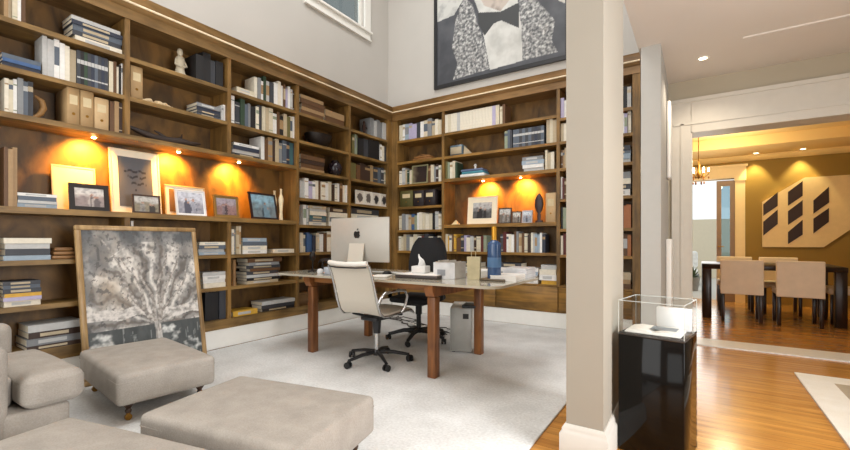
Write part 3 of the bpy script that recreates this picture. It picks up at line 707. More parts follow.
small('wooden_box', sp, wood('turned_pale_wood', (120, 84, 48), (166, 124, 78), 'X'), 'L0', 65, .96, .03, 'small stacked wooden box with rounded tiers next to leaning tree picture', 'box')
sh = MB(); spts = [(-.14+.02*i, .02*math.sin(i*1.1), .018+.006*math.sin(i*1.7)) for i in range(15)]
sh.tube(spts, .018, 10, flat=1.2, rs=[.010+.009*abs(math.sin(i*.9)) for i in range(15)]); sh.box(-.15, .15, -.03, .05, 0, .010)
small('shell_ornament', sh, mat('pale_shell', (196, 172, 134), .6, var=.25, scale=60), 'L1', 154, 2.33, .06, 'long curled pale shell ornament lying in the second row', 'ornament')
DW = mat('dark_driftwood', (48, 34, 26), .6, var=.3)
dwb = MB(); dwb.tube([(-.33, 0, .10), (-.25, 0, .075), (-.12, 0, .04), (0, .01, .035), (.12, 0, .045), (.22, -.01, .04), (.32, 0, .06)], .02, 10, rs=[.01, .022, .032, .034, .036, .026, .008])
dwb.tube([(0, 0, .05), (-.06, .01, .09), (-.1, 0, .1)], .012, 8, rs=[.018, .012, .005]).tube([(.1, 0, .05), (.14, 0, .09), (.15, .01, .12)], .012, 8, rs=[.018, .01, .005]).cyl((-.12, 0, 0), (-.12, 0, .04), .015).cyl((.15, 0, 0), (.15, 0, .04), .015)
small('driftwood_sculpture', dwb, DW, 'L1', 166, 2.005, .1, 'long dark driftwood sculpture in the third row above the lamp', 'sculpture')
bowl = MB().lathe([(0, 0), (.07, 0), (.075, .012), (.11, .05), (.145, .11), (.162, .17), (.155, .17), (.135, .11), (.09, .05), (0, .025)], 28, sy=.95, sx=1.25)
small('bowl', bowl, mat('matte_black_bowl', (26, 20, 20), .4), 'L3', 318, 2.33, .17, 'wide dark bowl in the second row of the second bay', 'bowl')
small('round_vase', MB().lathe([(0, 0), (.05, 0), (.085, .05), (.10, .11), (.085, .17), (.05, .20), (.055, .215), (.045, .215), (.04, .2), (0, .15)], 26), mat('glossy_dark_vase', (34, 26, 34), .2), 'L3', 335, 1.98, .12, 'dark glossy round vase beside a brown book pile', 'vase')
small('figurine', MB().lathe([(0, 0), (.03, 0), (.03, .02), (.016, .03), (.022, .09), (.03, .14), (.014, .165), (.02, .19), (0, .215)], 16).tube([(.02, 0, .14), (.045, -.02, .1)], .008, 8), mat('dark_bronze', (60, 38, 30), .4, .6), 'L4', 364, 2.67, .1, 'dark bronze standing figurine beside grey binders', 'figurine')
for i, (p0, p1) in enumerate(((356, 365), (365, 373), (373, 381), (381, 388.5))):
    def oval(u, v, i=i):
        e = ((u-.5)/.38)**2+((v-.5)/.42)**2
        return (44, 40, 42) if e < .5 and i > 1 else ((96, 88, 84) if e < .8+.5*nz(u*5, v*5, i) else (216, 208, 196))
    frame_thing('L4', p0, p1-.2, 190.5+i*1.3, 1.63, .03, (224, 218, 208), 0, .012, 0, oval, 'small white square photo frame, '+['farthest from the corner of the four', 'second in the row of four', 'third in the row of four', 'nearest the corner of the four'][i], -.03, group='row of four white photo frames', n=14)
bk = MB()
for k in range(2): bk.rbox(-.17+.02*k, .16-.03*k, 0, .24, k*.032, .03+k*.032, .006, 1)
bk.tube([(-.1, .02, .064), (-.02, .02, .085), (.06, .02, .07), (.12, .02, .064)], .006, 8)
small('wicker_tray', bk, mat('brown_wicker', (136, 92, 46), .7, var=.3, scale=90), 'E0', 422, 2.33, .03, 'brown wicker tray with looped handle in the corner bay', 'tray')
boxfile('E0', 400, 412.5, 1.63, .25, mat('olive_cloth_box', (84, 78, 34), .7), 'olive cloth storage box beside a black pair', cat='box')
boxfile('E0', 413, 423.5, 1.63, .24, mat('black_cloth_box', (36, 26, 28), .6), 'dark storage box between olive box and its twin', cat='box')
boxfile('E0', 424, 435, 1.63, .24, mat('black_cloth_box', (36, 26, 28), .6), 'dark storage box at the far side of its twin', cat='box')
frame_thing('E0', 411.3, 427.5, 165, 1.975, .05, (150, 146, 110), 0, .02, 0, lambda u, v: mixc((40, 24, 18), (150, 140, 110), (1-u)*1.6-.9+.3*nz(u*4, v*4)), 'small dark picture in greenish frame between standing books', -.06)
# end bookcase, middle bay
frame_thing('E1', 467, 496.5, 196.5, 1.336, .10, (240, 226, 200), (242, 228, 200), .008, .075, snapshot(6, (190, 190, 190), (90, 90, 90), (24, 24, 26)), 'cream mounted black-and-white portrait standing in the end bookcase niche', -.1, n=20)
frame_thing('E1', 498, 511, 208, 1.336, .12, (40, 30, 28), 0, .014, 0, snapshot(7, (210, 206, 200), (120, 110, 100), (40, 36, 34)), 'small dark photo frame touching the cream mounted portrait', -.1)
frame_thing('E1', 511.5, 521, 211.5, 1.336, .10, (70, 52, 34), 0, .012, 0, snapshot(8, (220, 216, 206), (130, 120, 110), (44, 40, 36)), 'tiny brown photo frame, middle one of three small frames', -.12)
frame_thing('E1', 521.7, 532, 210.5, 1.336, .08, (176, 176, 180), 0, .012, 0, snapshot(9, (216, 220, 226), (150, 154, 164), (60, 64, 76)), 'tiny silver photo frame next to the dark statue', -.12)
st = MB().lathe([(0, 0), (.05, 0), (.05, .03), (.02, .035), (.024, .10), (.016, .12), (.045, .17), (.06, .24), (.05, .31), (.02, .37), (0, .385)], 20, sy=.5)
small('statue', st, mat('dark_stone_statue', (58, 44, 44), .45), 'E1', 539, 1.336, .12, 'dark leaf-shaped statue on round foot beside a tan box', 'statue')
boxfile('E1', 545.5, 556, 1.336, .37, LTBOX, 'tall tan box closing off the lit niche', d=.2)
small('pyramid_ornament', MB().add([(-.05, -.05, 0), (.05, -.05, 0), (.05, .05, 0), (-.05, .05, 0), (0, 0, .07)], [(0, 3, 2, 1), (0, 1, 4), (1, 2, 4), (2, 3, 4), (3, 0, 4)]), mat('cream_stone', (226, 200, 150), .5), 'E1', 456, 1.336, .08, 'little cream pyramid ornament on the niche ledge', 'ornament')
small('decorated_tin', MB().rbox(-.19, .19, 0, .24, 0, .05, .02, 3).rbox(-.17, .17, .01, .23, .05, .085, .02, 3, 1).rbox(-.185, .16, .015, .22, .085, .12, .02, 3, 2).lathe([(0, .12), (.018, .12), (.014, .15), (.024, .17), (.014, .19), (0, .195)], 14, 0, (.02, .08, 0)),
      [mat('tin_white', (226, 224, 220), .3), mat('tin_teal', (74, 140, 156), .3), mat('tin_slate', (96, 110, 140), .3)], 'E1', 471.5, 2.0, .03, 'teal and white tiered tin with a knob on its lid', 'tin')
small('glass_box', MB().rbox(-.1, .1, 0, .16, 0, .15, .006, 1).rbox(-.09, .09, -.004, 0, .02, .12, .002, 1, 1).prism([(.11, 0), (.25, 0), (.12, .13)], lambda p, k: (p[0], .02+.02*k, p[1]), 1), [mat('smoky_blue_box', (84, 100, 110), .25), mat('beige_panel', (170, 156, 130), .6)], 'E1', 456, 2.33, .03, 'smoky blue square box with beige easel beside it', 'box')
# tan ornament and brown boxes on lower rows
small('carved_post', MB().lathe([(0, 0), (.025, 0), (.025, .03), (.016, .05), (.024, .1), (.016, .15), (.024, .2), (.018, .25), (.024, .27), (0, .28)], 16), mat('carved_tan_wood', (132, 98, 58), .6), 'L2', 234, .63, .05, 'thin carved tan wooden post beside dark book pile', 'ornament')
for k, (z, lb) in enumerate(((.30, 'brown wooden box in the bottom row behind the desk leg'), (.63, 'brown wooden box in the low row behind the desk leg'))):
    small('wooden_box', MB().rbox(-.11, .11, 0, .2, 0, .14, .004, 1).rbox(-.115, .115, -.004, .204, .14, .16, .003, 1), mat('aged_box_wood', (112, 80, 44), .6), 'L3', 303+k*35, z, .04, lb, 'box')

# ------------------------------------------------------------------ large pictures
# bust with bow tie on the back wall
T0 = onY(434, 90, YW-.03); T1 = onY(569.5, 54, YW-.03)
pw = T1[0]-T0[0]; pz = T0[2]; ph = 2.35
tp = thing('painting', 'large black-framed painting of a tuxedo with bow tie above the bookcase', 'painting', ((T0[0]+T1[0])/2, YW-.034, pz))
fb_ = .055
b = MB(); b.box(-pw/2, pw/2, 0, .032, 0, fb_); b.box(-pw/2, pw/2, 0, .032, ph-fb_, ph); b.box(-pw/2, -pw/2+fb_, 0, .032, fb_, ph-fb_); b.box(pw/2-fb_, pw/2, 0, .032, fb_, ph-fb_)
b.build('frame', mat('black_frame_paint', (30, 30, 33), .35, var=.05), tp)
def tp_uv(px, py):
    q = onY(420+px/4.7375, py/4.7375, YW-.03); return ((q[0]-T0[0]-fb_)/(pw-2*fb_), (q[2]-pz-fb_)/(ph-2*fb_))
def poly(pts): return [tp_uv(*p) for p in pts]
def inside(u, v, P):
    r = False; j = len(P)-1
    for i in range(len(P)):
        if (P[i][1] > v) != (P[j][1] > v) and u < (P[j][0]-P[i][0])*(v-P[i][1])/(P[j][1]-P[i][1])+P[i][0]: r = not r
        j = i
    return r
PB = [('L', poly([(60, -420), (205, -200), (215, -20), (195, 10), (160, 70), (60, 112)])), ('L', poly([(640, -330), (720, -360), (720, 30), (655, 0)]))]
PLAP = [poly([(208, -14), (248, 20), (272, 110), (300, 190), (328, 325), (155, 378), (176, 300), (150, 225), (166, 100), (188, 30)]), poly([(466, -18), (545, -10), (600, 50), (638, 95), (630, 150), (622, 190), (652, 245), (484, 286), (480, 130)])]
PSH = poly([(235, -60), (275, 50), (300, 170), (330, 330), (486, 286), (480, 130), (462, 0), (455, -70)])
PBOW = [poly([(272, 58), (380, 54), (466, 10), (469, 132), (382, 95), (348, 110), (305, 168), (274, 112)])]
PHEAD = [poly([(275, -30), (302, 25), (380, 52), (428, -10), (470, -120), (478, -260), (430, -350), (350, -385), (275, -350), (240, -250), (250, -110)])]
def tux(u, v):
    g = fb(u*5, v*5, 1); c = mixc((62, 64, 70), (84, 86, 92), g*2+.5)
    for k, P in PB:
        if inside(u, v, P): c = mixc((196, 196, 192), (150, 150, 150), fb(u*16, v*16, 5)*2)
    if inside(u, v, PHEAD[0]): c = mixc((186, 174, 164), (110, 100, 96), fb(u*8, v*8, 4)*2.2+.3)
    if inside(u, v, PSH): 
        if not inside(u, v, PHEAD[0]): c = mixc((206, 206, 202), (176, 176, 172), fb(u*9, v*9, 8)*1.6+.3)
    for P in PLAP:
        if inside(u, v, P):
            t = noise.noise(Vector((u*44, v*52, 2)))*1.5+noise.noise(Vector((u*85, v*95, 4)))*1.2
            c = mixc((134, 134, 134), (206, 206, 204), t*.9) if t > 0 else mixc((134, 134, 134), (70, 72, 76), -t*1.0)
    for P in PBOW:
        if inside(u, v, P): c = (54, 56, 58)
    return c
canvas('picture', pw-2*fb_, ph-2*fb_, 210, 250, tux, tp, (0, .014, fb_), th=.01)

# tree picture leaning on the long bookcase
aL = onX(75, 227, XL+.05)[1]; aR = onX(196, 230, XL+.05)[1]; lw = aR-aL; lh = 1.225; th_ = math.asin(.215/lh)
tl = thing('painting', 'tall gilt-framed grey tree picture leaning against the long bookcase', 'painting', (XL+.256, (aL+aR)/2, .019)); tl.rotation_euler = (-th_, 0, PI/2)
bf = .038
b = MB(); b.rbox(-lw/2, lw/2, 0, .034, 0, bf, .005, 1); b.rbox(-lw/2, lw/2, 0, .034, lh-bf, lh, .005, 1); b.rbox(-lw/2, -lw/2+bf, 0, .034, bf-.002, lh-bf+.002, .005, 1); b.rbox(lw/2-bf, lw/2, 0, .034, bf-.002, lh-bf+.002, .005, 1)
b.build('frame', GOLDW, tl)
def tree(u, v):
    x = u-.57; y = v-.30; r = math.hypot(x, y); a = math.atan2(x, max(y, .001)) if y > 0 else 9
    g = fb(u*4, v*4, 3)
    c = mixc((120, 118, 116), (180, 174, 166), g*1.8+.5)
    if v > .86: c = mixc(c, (84, 86, 88), (v-.86)*9+fb(u*3, v*8, 6))
    if u < .2: c = mixc(c, (104, 106, 108), (.2-u)*3)
    if v > .30:
        s = math.sin(a*15+fb(u*6, v*6, 9)*5+r*4)
        c = mixc(c, (222, 216, 208), (s-.2)*1.1*min(1, r*6)*(1 if r < .62 else .4))
        c = mixc(c, (92, 84, 78), (-s-.55)*1.6*(1 if r < .6 else .2))
        wm = fb(u*3+5, v*3, 12)
        c = mixc(c, (168, 148, 124), wm*1.3-.1)
        if fb(u*22, v*22, 15) > .18: c = mixc(c, (70, 68, 68), .55)
    else:
        c = mixc((58, 62, 62), (92, 96, 96), fb(u*10, v*4, 20)+.4)
        bl = fb(u*5, v*8, 23)
        if bl > .08: c = mixc(c, (206, 206, 202), (bl-.05)*5)
        if fb(u*4, v*6, 31) < -.22: c = mixc(c, (120, 136, 128), .7)
        if fb(u*60, v*3, 33) > .3: c = mixc(c, (190, 190, 188), .5)
    if .37 < v+.03*nz(u*6, 2)+(.02 if u > .6 else 0) < .44: c = mixc((212, 206, 200), (130, 126, 120), fb(u*16, v*30, 40)*2+.1)
    tw = .028+.02*abs(v-.3)
    if v < .5 and abs(x-.02*math.sin(v*9)) < tw: c = mixc((196, 192, 186), (110, 106, 102), fb(u*40, v*10, 44)*2+.3)
    for bx, sl in ((-.42, .62), (-.25, .5), (-.1, .45), (.12, .5), (.28, .6), (.36, .4)):
        if v > .32:
            t = (v-.32)/sl; xx = .57+bx*t**.8+.03*math.sin(t*7+bx*9)
            if t < 1 and abs(u-xx) < .016*(1.3-t): c = mixc((214, 208, 200), (98, 90, 84), .5+fb(u*40, v*40, 50))
    return mixc(c, (60, 60, 62), max(0, fb(u*30, v*30, 60)*.8))
canvas('picture', lw-2*bf, lh-2*bf, 150, 200, tree, tl, (0, .010, bf), th=.008)
MB().box(-lw/2+.01, lw/2-.01, .026, .030, .01, lh-.01).build('backing_board', TANBOX, tl)

# ------------------------------------------------------------------ carpet and rugs
b = MB(); cx0, cx1, cy0, cy1 = XL+.01, -.735, YR+.1, YB-.003
b.rbox(cx0, cx1, cy0, cy1, .0005, .016, .006, 2)
tag(b.build('carpet', CARPET), 'large cream wool carpet covering the library floor', 'carpet')
rg = thing('rug', 'cream-bordered grey rug on the hall floor by the dining opening', 'rug', (0, 0, .001))
rx0, rx1, ry0, ry1 = .675, 2.15, 2.0, 4.56
def ring(a, c): 
    b = MB(); b.box(rx0+a, rx1-a, ry1-c, ry1-a, 0, .012); b.box(rx0+a, rx1-a, ry0+a, ry0+c, 0, .012); b.box(rx0+a, rx0+c, ry0+c, ry1-c, 0, .012); b.box(rx1-c, rx1-a, ry0+c, ry1-c, 0, .012); return b
ring(0, .20).build('outer_border', speckle('rug_cream', (226, 220, 208), (234, 230, 222), 140, .6, .1, .002), rg)
ring(.20, .54).build('taupe_band', speckle('rug_taupe', (168, 154, 132), (178, 164, 142), 140, .6, .1, .002), rg)
ring(.54, .66).build('inner_border', MATS['rug_cream'], rg)
MB().box(rx0+.66, rx1-.66, ry0+.66, ry1-.66, 0, .0118).build('field', speckle('rug_grey', (138, 130, 118), (148, 140, 128), 140, .6, .1, .002), rg)

# ------------------------------------------------------------------ desk
CZ = .0165                                        # carpet surface
dk = thing('desk', 'long glass-topped desk on reddish timber legs', 'desk', (-2.405, 3.25, CZ))
DX0, DX1, DYA, DYB = -3.64+2.405, -1.17+2.405, 2.70-3.25, 3.72-3.25
DTOP = .777-CZ
def rrect(x0, x1, y0, y1, r, n=6):
    P = []
    for cx, cy, a0 in ((x1-r, y0+r, -PI/2), (x1-r, y1-r, 0), (x0+r, y1-r, PI/2), (x0+r, y0+r, PI)):
        for i in range(n+1): a = a0+PI/2*i/n; P.append((cx+r*math.cos(a), cy+r*math.sin(a)))
    return P
GT = mat('frosted_glass_top', (186, 178, 160), .12, var=0, coat=.3)
MB().prism(rrect(DX0, DX1, DYA, DYB, .12), lambda p, k: (p[0], p[1], DTOP-.02+.02*k)).build('glass_top', GT, dk)
for x in (-3.147+2.405, -1.754+2.405):
    for y in (2.80-3.25, 3.62-3.25):
        MB().rbox(x-.037, x+.037, y-.037, y+.037, 0, DTOP-.12, .006, 2).build('leg', W_DESK, dk)
    MB().prism([(-.50, DTOP-.115), (-.53, DTOP-.06), (-.53, DTOP-.022), (.45, DTOP-.022), (.45, DTOP-.06), (.42, DTOP-.115)], lambda p, k: (x-.04+.08*k, p[0], p[1])).build('cross_rail', W_DESK, dk)
for y in (2.80-3.25, 3.62-3.25):
    MB().box(-3.147+2.405+.041, -1.754+2.405-.041, y-.02, y+.02, DTOP-.075, DTOP-.022).build('long_rail', W_DESKX, dk)
DT = .7775
# ------------------------------------------------------------------ computer
ALU = mat('silver_aluminium', (196, 192, 184), .35, .6, var=.02)
ALUB = mat('pale_silver_back', (188, 184, 176), .4, .25, var=.02)
ic = thing('computer', 'silver all-in-one computer seen from behind on the desk', 'computer', (-2.70, 2.975, DT)); ic.rotation_euler = (0, 0, .12)
W2 = .335; Z0_, Z1_ = .125, .545
b = MB(); n = 16
prof = [(-.5, 0), (-.5, .008), (-.42, .016), (-.2, .034), (0, .04), (.2, .034), (.42, .016), (.5, .008), (.5, 0)]
rows_ = [(Z0_, .25), (Z0_+.03, .5), (Z0_+.12, .9), ((Z0_+Z1_)/2, 1), (Z1_-.12, .9), (Z1_-.03, .5), (Z1_, .25)]
vs = []; 
for z, k in rows_:
    for p, d in prof: vs.append((p*2*W2, .012-(-.0)-(-0)+0-(d*k)-.012, z))
nn = len(prof); fs = [(j*nn+i, j*nn+i+1, (j+1)*nn+i+1, (j+1)*nn+i) for j in range(len(rows_)-1) for i in range(nn-1)]
b.add(vs, fs, 0, True); b.box(-W2, W2, -.004, .006, Z0_, Z1_)
b.build('housing', ALUB, ic)
MB().box(-W2+.008, W2-.008, .006, .008, Z0_+.09, Z1_-.008).build('screen', mat('dark_screen', (20, 22, 26), .1, var=0), ic)
b = MB(); b.prism([(-.035, .30), (-.045, .30), (-.10, .012), (-.10, 0), (.08, 0), (.08, .008), (-.08, .012)], lambda p, k: (-.085+.17*k, p[0], p[1])); b.build('stand', mat('bright_stand_metal', (214, 208, 196), .35, .3, var=.02), ic)
ap = [(0, .018), (.008, .024), (.018, .025), (.027, .018), (.022, .010), (.021, .002), (.028, -.007), (.022, -.020), (.013, -.029), (.004, -.027), (-.004, -.027), (-.013, -.029), (-.023, -.018), (-.028, -.002), (-.026, .014), (-.018, .024), (-.008, .024)]
b = MB(); b.prism(ap, lambda p, k: (p[0]*1.25, -.0425+.002*k, .385+p[1]*1.25)); b.prism([(0, .03), (.003, .042), (.014, .046), (.012, .036)], lambda p, k: (p[0]*1.25, -.0425+.002*k, .385+p[1]*1.25))
b.build('fruit_emblem', mat('emblem_black', (24, 22, 22), .2, var=0), ic)
kb = MB().rbox(-.2, .2, -.055, .055, 0, .012, .005, 2)
for r in range(4):
    for q in range(12): kb.box(-.19+q*.032, -.19+q*.032+.027, -.045+r*.024, -.045+r*.024+.019, .012, .0145, 1)
o = kb.build('keyboard', [ALU, mat('white_keys', (230, 230, 228), .5, var=0)], loc=(-2.62, 3.25, DT), rz=.12); tag(o, 'slim silver keyboard lying on the desk behind the computer', 'keyboard')

# ------------------------------------------------------------------ things on the desk
def desk_at(px, y, z=DT): q = onZ(px, y, z); return (q[0], q[1])
def on_desk(name, mb, mats, xy, label, cat, rz=0, z=DT, group=None):
    o = mb.build(name, mats, loc=(xy[0], xy[1], z+.0006), rz=rz); return tag(o, label, cat, group)
# tissue box on a dark folder
fx_, fy_ = -2.02, 3.07
fo = thing('folder', 'dark grey folder under the tissue box', 'folder', (fx_, fy_, DT+.0005), .05)
MB().rbox(-.21, .21, -.15, .15, 0, .028, .004, 1).build('cover', mat('graphite_folder', (70, 62, 60), .5), fo)
MB().rbox(-.205, .2, -.145, .145, .0285, .036, .002, 1).build('paper_sheets', mat('bright_paper', (236, 232, 226), .8, var=.03), fo)
tb = thing('tissue_box', 'white tissue box with a tissue pulled up', 'tissue box', (fx_-.05, fy_+.02, DT+.038), .2)
MB().rbox(-.065, .065, -.065, .065, 0, .062, .004, 1).build('carton', mat('white_carton', (230, 228, 226), .6, var=.03), tb)
b = MB(); vs = []; n = 14
for j in range(6):
    for i in range(n):
        t = 2*PI*i/n; r = (.032-.0055*j)*(1+.35*math.sin(3*t+j*.6)); vs.append((r*math.cos(t)+.004*j*math.sin(j), r*math.sin(t), .062+j*.02+.006*math.sin(2*t+j)))
b.add(vs, [(j*n+i, j*n+(i+1) % n, (j+1)*n+(i+1) % n, (j+1)*n+i) for j in range(5) for i in range(n)], 0, True); b.build('tissue', mat('tissue_paper', (240, 240, 240), .9, var=.02), tb)
# white file tray
ft = thing('file_tray', 'white box tray holding papers beside the tissue box', 'file tray', (-1.80, 3.14, DT+.0005), .1)
b = MB(); b.box(-.1, .1, -.12, .12, 0, .004); b.box(-.1, .1, -.12, -.117, .004, .14); b.box(-.1, .1, .117, .12, .004, .14); b.box(-.1, -.097, -.117, .117, .004, .14); b.box(.097, .1, -.117, .117, .004, .14)
b.build('tray', mat('pale_plastic', (214, 214, 216), .3), ft)
b = MB()
for k in range(7): b.box(-.085+k*.024, -.083+k*.024, -.11, .11, .005, .145+.012*math.sin(k*2.1))
b.build('papers', mat('bright_paper', (236, 232, 226), .8), ft)
MB().box(-.062, .012, -.1225, -.1205, .03, .08).build('label_card', mat('grey_card', (150, 152, 158), .7), ft)
# cream paper bag
b = MB(); b.prism([(-.05, 0), (.05, 0), (.055, .19), (-.055, .19)], lambda p, k: (p[0], -.035+.07*k, p[1])).prism([(-.02, .19), (-.02, .24), (.02, .24), (.02, .19), (.016, .19), (.016, .235), (-.016, .235), (-.016, .19)], lambda p, k: (p[0], -.034+.004*k, p[1]))
on_desk('paper_bag', b, mat('cream_kraft', (200, 188, 152), .7), (-1.56, 3.13), 'cream paper bag with a handle standing by the blue bottle', 'bag', .3)
# tall blue bottle
bq = desk_at(493.5, 281)
bt = thing('bottle', 'tall blue bottle with a golden cap standing on the desk edge', 'bottle', (bq[0]-.02, bq[1]+.06, DT+.018))
MB().lathe([(0, 0), (.053, 0), (.056, .006), (.056, .268), (.053, .288), (.030, .306), (.022, .313), (0, .313)], 28).build('body', mat('deep_blue_glass', (54, 84, 128), .12, var=.12, scale=9, coat=.3), bt)
MB().lathe([(0, .3135), (.0215, .3135), (.0215, .415), (.018, .423), (0, .423)], 20).build('cap', mat('golden_cap', (206, 150, 44), .3, .5), bt)
MB().lathe([(.0563, .09), (.0567, .09), (.0567, .17), (.0563, .17)], 28).build('label_band', mat('blue_label', (80, 118, 160), .5), bt)
on_desk('coaster', MB().rbox(-.10, .11, -.09, .09, 0, .016, .006, 2), mat('dark_wood_coaster', (92, 76, 54), .4), (bq[0]-.02, bq[1]+.06), 'dark wooden board under the blue bottle', 'coaster', .1)
# papers at the desk end
for k, (dx, dy, rz, th, c, lb) in enumerate(((-1.31, 3.26, .1, .045, 'bright_paper', 'white paper stack at the rounded desk end'), (-1.34, 3.60, .06, .085, 'pale_plastic', 'taller pale document stack behind the white papers'), (-1.62, 3.46, .3, .06, 'bright_paper', 'loose paper stack at the back of the desk'))):
    b = MB()
    for q in range(5): b.box(-.105+.006*math.sin(q*3), .105+.006*math.sin(q*3), -.148, .148, th*q/5, th*(q+.9)/5)
    on_desk('paper_stack', b, [MATS[c]], (dx, dy), lb, 'papers', rz)
on_desk('computer_mouse', MB().lathe([(.0, .034), (.02, .031), (.036, .018), (.040, 0), (0, 0)], 18, sy=1.5), BLKPL, desk_at(387, 274.5), 'black domed computer mouse beside the computer', 'mouse')
on_desk('notepad', MB().rbox(-.07, .07, -.1, .1, 0, .014, .002, 1), MATS['bright_paper'], (-2.38, 2.92), 'white notepad lying between computer and tissue box', 'notepad', .4)
# clutter at the far end of the desk
b = MB(); b.lathe([(0, 0), (.04, 0), (.042, .005), (.042, .10), (.039, .10), (.039, .008), (0, .006)], 20)
pc = thing('pen_cup', 'clear glass cup with pens beside the dark horse figure', 'pen cup', (-3.02, 3.02, DT+.0005)); b.build('cup', mat('silver_mesh_cup', (170, 172, 176), .3, .6), pc)
for k in range(5):
    a = k*1.25; MB().cyl((.02*math.cos(a), .02*math.sin(a), .01), (.045*math.cos(a), .045*math.sin(a), .15), .004, n=8).build('pen', [cm(('blue', 'black', 'white', 'red', 'grey')[k]) if k < 4 else CHROME], pc)
b = MB(); hb = mat('black_bronze', (30, 24, 22), .35, .4)
b.tube([(-.07, 0, .115), (-.03, 0, .12), (.03, 0, .118), (.065, 0, .13), (.085, 0, .165), (.10, 0, .19)], .02, 12, rs=[.02, .026, .024, .026, .018, .013])
b.tube([(.095, 0, .195), (.115, 0, .185), (.135, 0, .165)], .012, 10, rs=[.014, .012, .008])
for x, k in ((-.055, .02), (-.045, -.016), (.055, .016), (.065, -.02)): b.tube([(x, k*.8, .11), (x-.008, k, .06), (x+.002, k, .012)], .008, 8, rs=[.012, .008, .006])
b.tube([(-.075, 0, .125), (-.10, 0, .10), (-.105, 0, .05)], .006, 8, rs=[.008, .008, .003]); b.rbox(-.10, .11, -.035, .035, 0, .014, .003, 1)
on_desk('horse_figure', b, hb, (-3.22, 3.06), 'black bronze horse figure at the far end of the desk', 'figure', .4)
on_desk('picture_cube', MB().rbox(-.035, .035, -.035, .035, 0, .07, .004, 1), mat('clear_grey_cube', (160, 166, 176), .1), (-3.0, 2.86), 'small shiny grey cube at the far end of the desk', 'paperweight', .5)
on_desk('stone_paperweight', MB().lathe([(0, .05), (.025, .042), (.036, .02), (.03, 0), (0, 0)], 16), mat('white_stone', (214, 214, 216), .5), (-3.13, 2.88), 'white round stone paperweight beside the grey cube', 'paperweight')
b = MB().lathe([(0, 0), (.05, 0), (.05, .012), (.01, .02), (.008, .11), (.03, .13), (.034, .18), (.02, .21), (0, .215)], 18)
on_desk('desk_ornament', b, hb, (-3.40, 3.02), 'dark egg-shaped ornament on a stem at the desk end', 'ornament')

# ------------------------------------------------------------------ computer tower
tw = thing('computer_tower', 'silver computer tower standing on the carpet under the desk', 'computer', (-1.925, 3.58, CZ)); tw.rotation_euler = (0, 0, .42)
MB().rbox(-.105, .105, -.03, .40, .012, .435, .008, 2).build('case', mat('tower_silver', (206, 204, 198), .4, .3, var=.04), tw)
MB().rbox(-.10, .10, -.034, -.028, .02, .43, .003, 1).build('front_panel', mat('tower_front', (158, 156, 150), .5, .2, var=.05), tw)
MB().box(.02, .075, -.037, -.033, .33, .38).build('drive_slot', BLKPL, tw)
MB().rbox(-.09, -.06, 0, .37, 0, .012, .003, 1).rbox(.06, .09, 0, .37, 0, .012, .003, 1).build('foot', BLKPL, tw)
tag(MB().rbox(-.07, .07, -.10, .1, 0, .03, .006, 2).build('external_drive', BLKPL, loc=(-1.86, 3.66, CZ+.436), rz=.3), 'flat black external drive on top of the computer tower', 'drive')

# ------------------------------------------------------------------ chairs
def wheel_base(t, m, hub_z=.085, R=.30, rot=0.0, arm=.016, mwheel=BLKPL, wc=.5):
    bs = MB().lathe([(0, hub_z-.02), (.035, hub_z-.02), (.04, hub_z+.01), (.03, hub_z+.03), (0, hub_z+.03)], 18).build('star_base', m, t)
    for k in range(5):
        a = rot+2*PI*k/5; cx, cy = math.cos(a), math.sin(a)
        MB().tube([(cx*.02, cy*.02, hub_z+.008), (cx*R*.5, cy*R*.5, hub_z+.004), (cx*R, cy*R, .062)], arm, 10, rs=[arm*1.25, arm, arm*.8]).build('base_arm', m, bs)
        q = Vector((cx*(R+.004), cy*(R+.004), 0)); b2 = a+wc; dx, dy = math.cos(b2), math.sin(b2)
        w = MB()
        for s in (-1, 1): w.cyl(q+Vector((dx*.008*s, dy*.008*s, .0275)), q+Vector((dx*.024*s, dy*.024*s, .0275)), .0275, n=18)
        w.cyl(q+Vector((0, 0, .02)), q+Vector((0, 0, .06)), .008, n=10)
        w.build('caster', mwheel, t)
    return bs
def sling(pts, hw, th, m, nx=8, sag=.012):
    """seat/back sling following pts (y,z) with half width hw"""
    vs = []; K = len(pts)
    for side in (0, 1):
        for j, (y, z) in enumerate(pts):
            j0, j1 = max(j-1, 0), min(j+1, K-1); dy, dz = pts[j1][0]-pts[j0][0], pts[j1][1]-pts[j0][1]; l = math.hypot(dy, dz); ny, nz_ = -dz/l, dy/l
            for i in range(nx+1):
                u = i/nx*2-1; s = sag*(1-u*u); o = (-s if side == 0 else -s-th)
                vs.append((u*hw, y+ny*o, z+nz_*o))
    n1 = (nx+1); fs = []
    for side in (0, 1):
        for j in range(K-1):
            for i in range(nx):
                q = side*K*n1+j*n1+i; fs.append((q, q+1, q+n1+1, q+n1))
    o = K*n1
    for j in range(K-1):
        for i in (0, nx): q = j*n1+i; fs.append((q, q+n1, q+n1+o, q+o))
    for i in range(nx):
        for j in (0, K-1): q = j*n1+i; fs.append((q, q+1, q+1+o, q+o))
    return MB().add(vs, fs, 0, True)
WHL = mat('white_mesh_sling', (204, 196, 182), .6, var=.04, scale=200)
wc = thing('office_chair', 'white high-backed office chair with chrome arms pulled up to the desk', 'office chair', (-2.40, 2.875, CZ), .02)
wheel_base(wc, DKMETAL, R=.29, rot=-.62)
MB().cyl((0, 0, .11), (0, 0, .28), .022, n=16).build('gas_lift', CHROME, wc)
MB().cyl((0, 0, .26), (0, 0, .40), .032, .042, n=16).rbox(-.09, .09, -.12, .10, .385, .42, .01, 2).build('tilt_mechanism', DKMETAL, wc)
seatp = [(.26, .425), (.22, .452), (.14, .458), (0, .452), (-.12, .445), (-.19, .452)]
backp = [(-.19, .452), (-.235, .49), (-.27, .58), (-.305, .70), (-.345, .82), (-.375, .885)]
sling(seatp, .215, .022, WHL).build('seat', WHL, wc)
